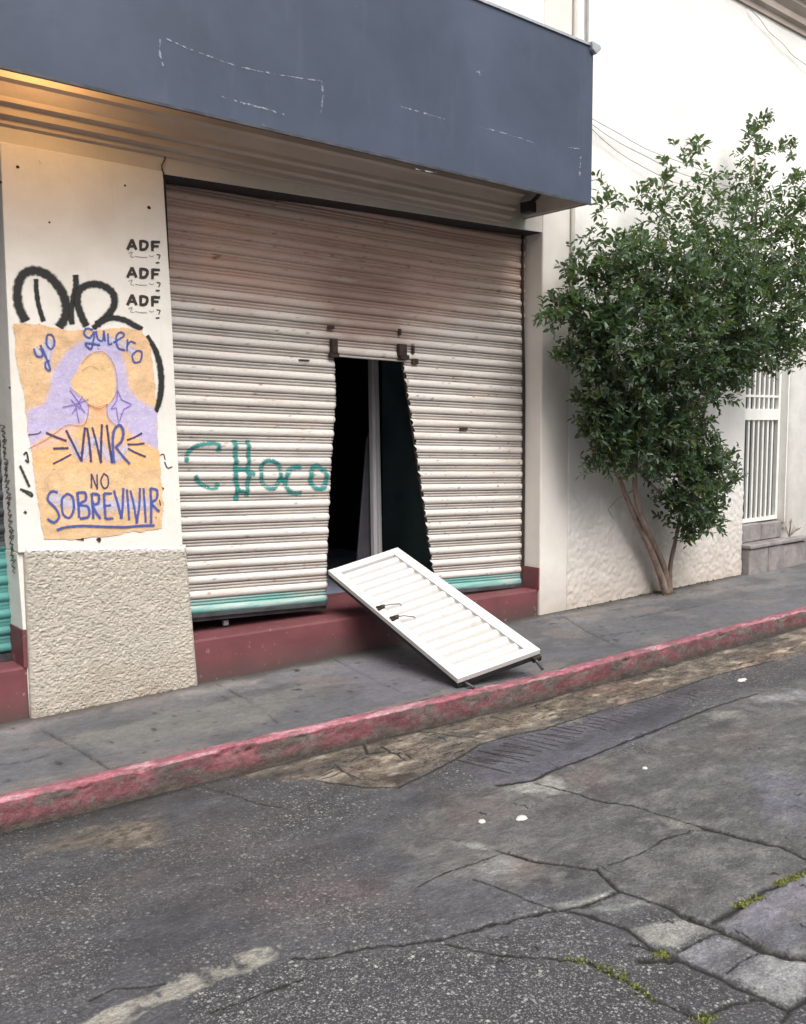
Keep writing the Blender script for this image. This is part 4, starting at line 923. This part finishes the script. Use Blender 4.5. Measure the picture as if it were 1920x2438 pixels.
# teal graffiti on the corrugated shutter
def SM(px, py, off): return SM.vec(np.array([[px, py, off]]))[0]
def _smv(q):
    dx = q[:, 0]*V-CW/2; dy = -(q[:, 1]*V-CH/2); r = dx[:, None]*_r2+dy[:, None]*_u2+FPX*_f
    p = CAM+r*((SY-.012-CAM[1])/r[:, 1])[:, None]; p[:, 1] = sh_surface(p[:, 0], p[:, 2])-q[:, 2]-.0012; return p
SM.vec = _smv
D4 = crop(380, 980, 3.558)
teal = [
 (D4([(500, 340), (490, 275), (400, 270), (290, 300), (235, 360), (215, 430)]), 9), (D4([(290, 540), (330, 600), (400, 640), (470, 640), (490, 600)]), 9),
 (D4([(635, 240), (640, 350), (640, 460), (635, 560), (650, 640), (640, 760)]), 10), (D4([(745, 240), (750, 350), (745, 460), (745, 560), (735, 640), (730, 720)]), 9),
 (D4([(620, 500), (700, 490), (800, 530)]), 10), (D4([(630, 660), (740, 690)]), 9), (D4([(640, 265), (750, 265)]), 6),
 (D4([(940, 410), (880, 430), (855, 500), (860, 590), (920, 650), (990, 620), (1020, 540), (1010, 460), (940, 410)]), 9),
 (D4([(1200, 470), (1120, 480), (1070, 550), (1070, 640), (1120, 690), (1200, 690)]), 10), (D4([(1010, 560), (1060, 590)]), 8),
 (D4([(1385, 500), (1320, 460), (1280, 520), (1280, 600), (1320, 650), (1390, 640), (1410, 560), (1390, 480)]), 10)]
strokes('teal_graffiti', teal, M['teal_spray'], sh, SM, nac=8, off=.0015, smoothn=14)

# glue residue on the fascia
FM = wallmap(-.6605)
res = [([(340, 82), (338, 110), (346, 140)], 9), ([(352, 82), (400, 104), (450, 122), (500, 140)], 7), ([(500, 140), (545, 150), (600, 160), (680, 172)], 6), ([(680, 172), (684, 200), (680, 244)], 8), ([(440, 195), (500, 214), (560, 230), (602, 243)], 7),
       ([(850, 226), (900, 240), (945, 254)], 7), ([(1010, 268), (1060, 280), (1130, 302)], 5), ([(1012, 150), (1018, 160)], 14), ([(1200, 312), (1228, 316)], 6), ([(1230, 330), (1228, 376)], 6), ([(555, 262), (562, 268)], 8), ([(880, 358), (900, 362), (924, 366)], 4)]
each('glue_residue', res, M['residue'], cno, FM, off=.001)
# crack through the lintel above the pier
CMp = lambda px, py, off: tuple(wy(px, py, -.02)-np.array([0, .29*max(0, min(1, (340-py)/100.)), 0]))
# (kept on the flat lintel only)
strokes('plaster_crack', [([(352, 300), (346, 318), (350, 335), (343, 352), (348, 372)], 4)], M['black_thin'], shop, wallmap(-.013))

# ================================================================ neighbouring building
nb = empty('neighbour_building', (7.6, 0, 0)); tag(nb, 'plain white rendered building with a roof cornice behind the street tree', 'building')
def wallgrid(name, x0, x1, z0, z1, y, mat, parent, amp=.008, step=.03, back=.4):
    nx = max(2, int((x1-x0)/step)); nz = max(2, int((z1-z0)/step)); XX, ZZ = np.meshgrid(np.linspace(x0, x1, nx), np.linspace(z0, z1, nz))
    low = np.clip((1.05-ZZ)/.08, 0, 1)
    YY = y+amp*(fbm(XX*2.2, ZZ*2.2, 601, 4)-.5)*2-low*(.010+.022*(fbm(XX*38, ZZ*38, 605, 3)-.5))
    P = np.stack([XX, YY, ZZ], -1)
    bk = P.copy(); bk[..., 1] = y+back
    P = np.concatenate([bk[:, :1], P, bk[:, -1:]], 1)
    return gridmesh(name, P, mat, parent)
wallgrid('wall', 6.19, 9.05, -.05, 2.62, -.006, M['wall'], nb, step=.014)
wallgrid('wall', 6.19, 26, 2.62, 5.75, -.006, M['wall'], nb, step=.06)
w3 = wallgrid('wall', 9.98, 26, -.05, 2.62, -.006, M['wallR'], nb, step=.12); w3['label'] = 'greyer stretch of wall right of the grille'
zc = wy(1750/V, 0, 0)[2]
cr = [(.1, zc+.02), (-.03, zc), (-.035, zc+.05), (-.075, zc+.07), (-.08, zc+.13), (-.14, zc+.19), (-.145, zc+.235), (-.19, zc+.25), (-.19, zc+.32), (-.10, zc+.36), (.1, zc+.38)]
MB().extx(cr, 6.25, 26).build('roof_cornice', M['cornice'], nb)
# recessed doorway with white iron grille over stone footing
gr_ = empty('iron_grille', (9.42, .1, .5)); tag(gr_, 'white iron bar grille in the doorway right of the tree', 'grille')
fr = MB(); fr.box(9.06, 9.10, .08, .12, .53, 2.6); fr.box(9.90, 9.95, .08, .12, .53, 2.6); fr.box(9.10, 9.90, .08, .12, .53, .57); fr.box(9.10, 9.90, .085, .115, 2.55, 2.6)
fr.build('frame', M['grille'], gr_)
zb1 = wy(1784/V, 1000/V, .1)[2]; zb2 = wy(1784/V, 973/V, .1)[2]; zb3 = wy(1784/V, 943/V, .1)[2]
lp_ = MB(); lp_.box(9.10, 9.90, .07, .125, zb1, zb2); lp_.build('lock_plate', M['grille'], gr_)
MB().box(9.10, 9.90, .085, .11, zb3-.01, zb3+.015).build('cross_bar', M['grille'], gr_)
for k in range(7):
    x = 9.20+k*.100
    for a, b in ((.57, zb1), (zb2, zb3-.01), (zb3+.015, 2.55)):
        pass
    q = MB(); q.box(x-.016, x+.016, .088, .108, .57, zb1); q.box(x-.016, x+.016, .088, .108, zb2, zb3-.01); q.box(x-.016, x+.016, .088, .108, zb3+.015, 2.55)
    q.build('bar', M['grille'], gr_)
MB().box(9.0, 10.0, .42, .46, -.1, 2.7).build('door_leaf', M['sheetgrey'], nb)
MB().box(9.955, 9.975, .0, .42, .5, 2.62).build('reveal', M['wall'], nb)
sf = empty('stone_footing', (9.5, -.1, 0)); tag(sf, 'grey cut stone step below the white grille', 'step')
for x0, x1, z0, z1, y in ((9.06, 9.45, 0, .27, -.10), (9.457, 9.78, 0, .27, -.10), (9.787, 10.45, 0, .26, -.09), (9.05, 10.3, .275, .32, -.12), (9.07, 9.5, .325, .52, .02), (9.507, 9.95, .325, .51, .02)):
    MB().box(x0, x1, y, .3, z0-.02*(z0 == 0), z1).build('block', M['stone'], sf, bevel=.012)
# small weed on the footing
# pipe and cables
pp_ = empty('drain_pipe', (6.2, -.04, 0)); tag(pp_, 'thin cream pipe running up the joint between jamb and white wall', 'pipe')
MB().tube([(6.185, -.035, z) for z in (2.1, 3, 4, 5, 6, 7.2)], .018, 10).build('tube', M['pipe'], pp_, smooth=True)
for z in (2.2, 3.0, 4.6): MB().box(6.158, 6.212, -.058, -.012, z-.012, z+.012).build('clip', M['cap'], pp_, bevel=.004)
cx2 = wy(1242, 40, -.02)[0]
tag(MB().tube([(cx2, -.03, 3.9), (cx2+.005, -.03, 5), (cx2, -.03, 6.5)], .012, 8).build('conduit', M['cable'], smooth=True), 'thin grey vertical conduit on the white wall above the canopy corner', 'conduit')
def cable(p0, p1, sag, lab, Y=-.05, r=.0035, n=14):
    a = wy(*p0, Y); b = wy(*p1, Y); pts = []
    for k in range(n+1):
        t = k/n; p = a*(1-t)+b*t; p[2] -= sag*4*t*(1-t); p[1] += .01*math.sin(t*17+sag*90); pts.append(p)
    tag(MB().tube(pts, r, 6).build('cable', M['cable'], smooth=True), lab, 'cable', 'cables strung along the white wall')
cable((1253, 250), (1600, 380), .10, 'highest of the thin cables leaving the canopy end across the white wall')
cable((1253, 262), (1620, 400), .14, 'middle thin cable leaving the canopy end across the white wall')
cable((1253, 274), (1580, 392), .20, 'lowest of the thin cables leaving the canopy end, sagging towards the tree')
cable((1590, 20), (1720, 150), .03, 'thin cable slanting across the wall below the roof cornice', -.04, .0035)

ob = empty('added_sky_blocker', (3, -10, 0)); tag(ob, 'unseen beige building added across the street to block low sky light', 'building')  # added out of view to keep low sky light off the shop front
obw = MB(); obw.box(-25, 35, -10.6, -10.2, -.2, 4.2); obw.build('wall', M['jamb'], ob)
MB().box(-25, 35, -10.2, -8.9, -.2, 0).build('pavement', M['stone'], ob)
for k_ in range(9): MB().box(-18+k_*5.3, -16.6+k_*5.3, -10.197, -10.15, 0, 2.6).build('door', M['sheetgrey'], ob)

# ================================================================ tree
def leaf_mat():
    m, nt, bs = mat_new('leaf'); at = nt.nodes.new('ShaderNodeVertexColor'); at.layer_name = 'Col'
    nt.links.new(at.outputs[0], bs.inputs['Base Color']); bs.inputs['Roughness'].default_value = .42; bs.inputs['Specular IOR Level'].default_value = .45
    tr = nt.nodes.new('ShaderNodeBsdfTranslucent'); mc = mixc(nt, at.outputs[0], (.5, .8, .1), .25, 'MIX'); nt.links.new(mc, tr.inputs[0])
    mx = nt.nodes.new('ShaderNodeMixShader'); mx.inputs[0].default_value = .30
    nt.links.new(bs.outputs[0], mx.inputs[1]); nt.links.new(tr.outputs[0], mx.inputs[2])
    nt.links.new(mx.outputs[0], nt.nodes['Material Output'].inputs[0]); return m
M['leaf'] = leaf_mat()
tb = wz(1412, 1257, 0); 
tree = empty('street_tree', (tb[0], tb[1], 0)); tag(tree, 'bushy dark green tree with several thin stems growing at the foot of the white wall', 'tree')
random.seed(21); R_ = np.random.default_rng(21)
def tp(px, py, y): return wy(px, py, y)
yb = tb[1]
stems = [
 [(1412, 1262, yb, .040), (1398, 1215, yb-.02, .033), (1372, 1150, yb-.03, .029), (1345, 1095, yb-.05, .026), (1322, 1040, yb-.08, .022), (1300, 980, yb-.12, .018), (1275, 900, yb-.2, .013), (1260, 800, yb-.3, .008)],
 [(1416, 1260, yb+.01, .036), (1406, 1200, yb-.03, .031), (1384, 1150, yb-.05, .028), (1360, 1100, yb-.1, .025), (1346, 1040, yb-.15, .022), (1348, 980, yb-.2, .020), (1370, 900, yb-.26, .017), (1400, 800, yb-.32, .013), (1430, 680, yb-.4, .009), (1440, 500, yb-.45, .005)],
 [(1420, 1258, yb+.02, .026), (1420, 1200, yb+.0, .022), (1430, 1150, yb-.04, .019), (1440, 1100, yb-.1, .018), (1452, 1030, yb-.16, .017), (1475, 940, yb-.2, .016), (1490, 880, yb-.25, .015), (1510, 800, yb-.3, .013), (1560, 680, yb-.4, .010), (1600, 520, yb-.45, .006), (1600, 340, yb-.4, .004)],
]
tk = MB(); segs = []
for s_ in stems:
    pts = [tp(a, b, y) for a, b, y, r in s_]; cr_ = catmull([np.append(p, s_[i][3]) for i, p in enumerate(pts)], 5)
    tk.tube([q[:3] for q in cr_], [max(q[3], .003) for q in cr_], 9); segs.append(cr_)
tk.tube([tp(1340, 1040, yb-.15), tp(1310, 1055, yb-.12), tp(1288, 1080, yb-.08), tp(1300, 1100, yb-.06)], [.006, .005, .004, .002], 6)
# blobs: px, py, radius px, depth y, density
BL = [(1606, 252, 12, -.35, .4), (1600, 280, 16, -.35, .45), (1655, 318, 10, -.4, .2), (1672, 325, 10, -.4, .2), (1598, 320, 30, -.35, .5), (1575, 385, 45, -.45, .45), (1640, 320, 14, -.4, .25), (1480, 310, 18, -.4, .35), (1440, 345, 38, -.45, .3), (1500, 395, 42, -.5, .35), (1400, 400, 30, -.4, .4), (1620, 440, 75, -.6, .6), (1690, 440, 60, -.7, .6), (1700, 390, 30, -.7, .5),
 (1284, 392, 14, -.35, .3), (1278, 440, 26, -.35, .35), (1262, 495, 26, -.35, .22), (1300, 510, 50, -.45, .30), (1390, 470, 55, -.5, .40), (1340, 420, 22, -.45, .3), (1465, 480, 75, -.6, .75), (1560, 500, 90, -.7, .8), (1660, 530, 85, -.75, .8), (1240, 580, 48, -.4, .9), (1320, 590, 80, -.6, 1.1), (1420, 590, 95, -.75, 1.2), (1530, 610, 100, -.8, 1.2), (1640, 625, 85, -.8, 1.1), (1712, 600, 70, -.8, 1),
 (1190, 655, 36, -.4, .9), (1160, 668, 18, -.38, .4), (1250, 670, 50, -.5, 1), (1188, 765, 18, -.35, .7), (1205, 750, 16, -.35, .6), (1255, 740, 55, -.5, 1), (1340, 710, 90, -.7, 1.2), (1450, 720, 100, -.8, 1.2), (1560, 720, 80, -.8, 1.2), (1640, 730, 55, -.75, 1), (1700, 740, 40, -.7, .9),
 (1272, 830, 52, -.45, 1), (1350, 820, 75, -.6, 1.2), (1440, 820, 70, -.65, 1.1), (1520, 800, 55, -.65, 1.1), (1550, 770, 45, -.6, 1), (1265, 900, 40, -.4, 1), (1320, 910, 65, -.5, 1.2), (1400, 910, 60, -.55, 1.1), (1455, 900, 50, -.5, 1),
 (1290, 960, 40, -.4, .8), (1350, 965, 48, -.45, .9), (1258, 995, 16, -.35, .5), (1415, 975, 50, -.5, 1.0), (1475, 965, 55, -.5, 1.1), (1500, 1010, 50, -.5, 1), (1540, 1000, 24, -.4, .7), (1450, 1040, 50, -.5, 1.1), (1420, 1075, 30, -.4, .9), (1475, 1090, 42, -.45, 1), (1505, 1070, 30, -.4, .8), (1455, 1130, 22, -.4, .7), (1510, 1115, 18, -.4, .4), (1545, 970, 14, -.4, .4)]
LV, LF, LC = [], [], []
def add_leaf(p, d, nrm_, L, Wd, col):
    d = d/np.linalg.norm(d); s_ = np.cross(d, nrm_); ns = np.linalg.norm(s_)
    if ns < 1e-3: return
    s_ = s_/ns; nn = np.cross(s_, d); n0 = len(LV)
    for (a, b, h) in ((0, 0, 0), (.30, .42, .05), (.70, .36, .03), (1, 0, -.10), (.70, -.36, .03), (.30, -.42, .05), (.5, 0, -.04)):
        LV.append(p+d*a*L+s_*b*Wd+nn*h*L); LC.append(col)
    LF.extend([(n0, n0+1, n0+6), (n0+1, n0+2, n0+6), (n0+2, n0+3, n0+6), (n0+3, n0+4, n0+6), (n0+4, n0+5, n0+6), (n0+5, n0, n0+6)])
tw = MB()
for (px, py, r, y, den) in BL:
    cpt = tp(px, py, y); depth = (cpt-CAM)@_f; rw = r*V*depth/FPX
    nsp = max(3, int(600*den*rw**1.15*(.95 if den >= 1 else .62)))
    for k in range(nsp):
        v = R_.normal(size=3); v /= np.linalg.norm(v); q = cpt+v*rw*(R_.random()**.45)*np.array([1, .85, 1])
        if q[1] > -.03: q[1] = -.03-R_.random()*.1
        outd = v+np.array([0, -.25, .55])+R_.normal(size=3)*.45; outd /= np.linalg.norm(outd)
        tl = R_.uniform(.07, .15); nl = R_.integers(5, 9)
        base = np.array([.042, .070, .043])*R_.uniform(.45, 1.75); base = base+np.array([.02, .02, -.004])*(R_.random() < .18)
        if R_.random() < .10: base = base*1.5
        if q[1]+outd[1]*tl > -.02: outd[1] = -abs(outd[1])
        if k % 3 == 0: tw.tube([q-outd*.03, q+outd*tl], [.0022, .001], 4)
        for j in range(nl):
            t = j/nl; pp0 = q+outd*tl*t; a = j*2.4+R_.random()
            side = np.cross(outd, [0, 0, 1.]); side /= np.linalg.norm(side)+1e-6; up_ = np.cross(side, outd)
            dd = outd*.55+(side*math.cos(a)+up_*math.sin(a))*.8
            nn = np.array([0, -.25, 1.])+R_.normal(size=3)*.5
            L = R_.uniform(.042, .092)*(1.1-.4*t)
            add_leaf(pp0, dd, nn, L, L*.52, np.clip(base*R_.uniform(.8, 1.25), .012, .2))
mesh('crown', LV, LF, M['leaf'], tree, smooth=False, cols={'Col': np.array(LC)})
for cr_ in segs: pass
# limbs fanning into the crown
for k in range(34):
    cs = random.choice(segs); i = random.randint(len(cs)//2, len(cs)-3); p = cs[i][:3]; r0 = cs[i][3]
    b = random.choice(BL); e = tp(b[0], b[1], b[3]); 
    if np.linalg.norm(e-p) > 1.3: continue
    m_ = (p+e)/2+np.array([random.uniform(-.06, .06), random.uniform(-.05, .02), random.uniform(-.08, .04)])
    tk.tube(catmull([p, m_, e], 5), [max(r0*.7*(1-t)+.002, .002) for t in np.linspace(0, 1, 11)], 6)
tk.build('trunk', M['bark'], tree, smooth=True)
tw.build('twigs', M['bark'], tree)

# moss and weeds in the road joints, dry tufts at the wall foot
mv, mf, mc_ = [], [], []
def tuft(p, n, rad, hgt, col):
    for k in range(n):
        a = random.uniform(0, 6.28); r = rad*math.sqrt(random.random()); b = np.array([p[0]+r*math.cos(a), p[1]+r*math.sin(a), p[2]])
        t = np.array([random.uniform(-1, 1), random.uniform(-1, 1), random.uniform(.3, 1.2)]); t = t/np.linalg.norm(t)*hgt*random.uniform(.5, 1.2)
        s_ = np.cross(t, [random.random(), random.random(), .3]); s_ = s_/np.linalg.norm(s_)*.003*random.uniform(.6, 1.6); n0 = len(mv)
        mv.extend([b-s_, b+s_, b+t*.6+s_, b+t, b+t*.6-s_]); mf.append((n0, n0+1, n0+2, n0+3, n0+4))
        cc0 = np.array(col)*random.uniform(.6, 1.4); mc_.extend([cc0]*5)
for line, n in ((B([(680, 1385), (740, 1388), (780, 1400)]), 45), (B([(830, 1420), (900, 1445), (950, 1480)]), 70), (B([(1070, 1370), (1120, 1370)]), 40), (B([(1420, 1160), (1460, 1145), (1520, 1130)]), 70), (B([(1590, 1070), (1650, 1050), (1720, 1030)]), 75), (B([(1240, 1660), (1320, 1640)]), 40), (B([(960, 1490), (1060, 1560)]), 20), (A([(-20, 320), (120, 300), (250, 260)]), 0)):
    P_ = [wz(*q, ROADZ) for q in line]
    for k in range(n):
        t = random.random()*(len(P_)-1); i = min(int(t), len(P_)-2); p = P_[i]+(P_[i+1]-P_[i])*(t-i)
        tuft(p+np.array([random.gauss(0, .013), random.gauss(0, .010), -.008]), 5, .008, .014, (.17, .19, .06))
for k in range(40):
    x = random.choice([random.uniform(6.3, 9.0), random.gauss(7.5, .15)]); tuft(np.array([x, -.045, 0]), 4, .012, .025, (.13, .12, .06))
for k in range(30): tuft(np.array([tb[0]+random.gauss(0, .06), tb[1]+random.gauss(0, .03), 0]), 5, .02, .03, (.10, .09, .05))
mo = mesh('weeds', mv, mf, vcol_mat('weed', .8), None, cols={'Col': np.array(mc_)}); tag(mo, 'yellow-green moss and tiny weeds growing in the road cracks', 'weeds', kind='stuff')
# weed on the stone footing
wp = MB(); wv = []
pw_ = tp(1672, 1135, -.02)
for k in range(16):
    a = random.uniform(-1, 1); e = pw_+np.array([a*.10, random.uniform(-.06, .04), random.uniform(.05, .16)])
    wp.tube([(pw_[0], pw_[1], .32), (pw_+e)/2+np.array([0, 0, .0]), e], [.003, .003, .002], 4)
    d = e-pw_; d = d/np.linalg.norm(d); s_ = np.cross(d, [0, 1, .2])*.012; wp.add([e-s_*.3, e+s_, e+d*.05, e-s_], [(0, 1, 2, 3)])
tag(wp.build('weed_plant', M['bark']), 'small dry brown weed on the stone step right of the grille', 'plant')

# pale scraps pressed into the road
def scrap(px, py, rx, ry, lab, z=ROADZ):
    c0 = wz(px, py, z); n = 18; top = []; bot = []
    for k in range(n):
        a = 2*math.pi*k/n; rr = 1+random.uniform(-.18, .18)
        top.append((c0[0]+rx*rr*math.cos(a)*.86, c0[1]+ry*rr*math.sin(a)*.86, z+.0075)); bot.append((c0[0]+rx*rr*math.cos(a), c0[1]+ry*rr*math.sin(a), z+.001))
    v = top+bot+[(c0[0], c0[1], z+.009)]
    f = [(k, (k+1) % n, 2*n) for k in range(n)]+[(k, k+n, (k+1) % n+n, (k+1) % n) for k in range(n)]
    tag(mesh('paper_scrap', v, f, M['litter'], None, smooth=True), lab, 'litter', 'pale scraps on the road')
scrap(1105, 1734, .030, .024, 'right and larger of the two white paper scraps lying close together on the road')
scrap(1021, 1741, .019, .017, 'left and smaller of the two white paper scraps lying close together on the road')
scrap(1366, 1628, .012, .012, 'tiny white scrap alone on the smooth grey part of the road')
scrap(1571, 1441, .050, .022, 'flat white scrap far up the road towards the right edge')
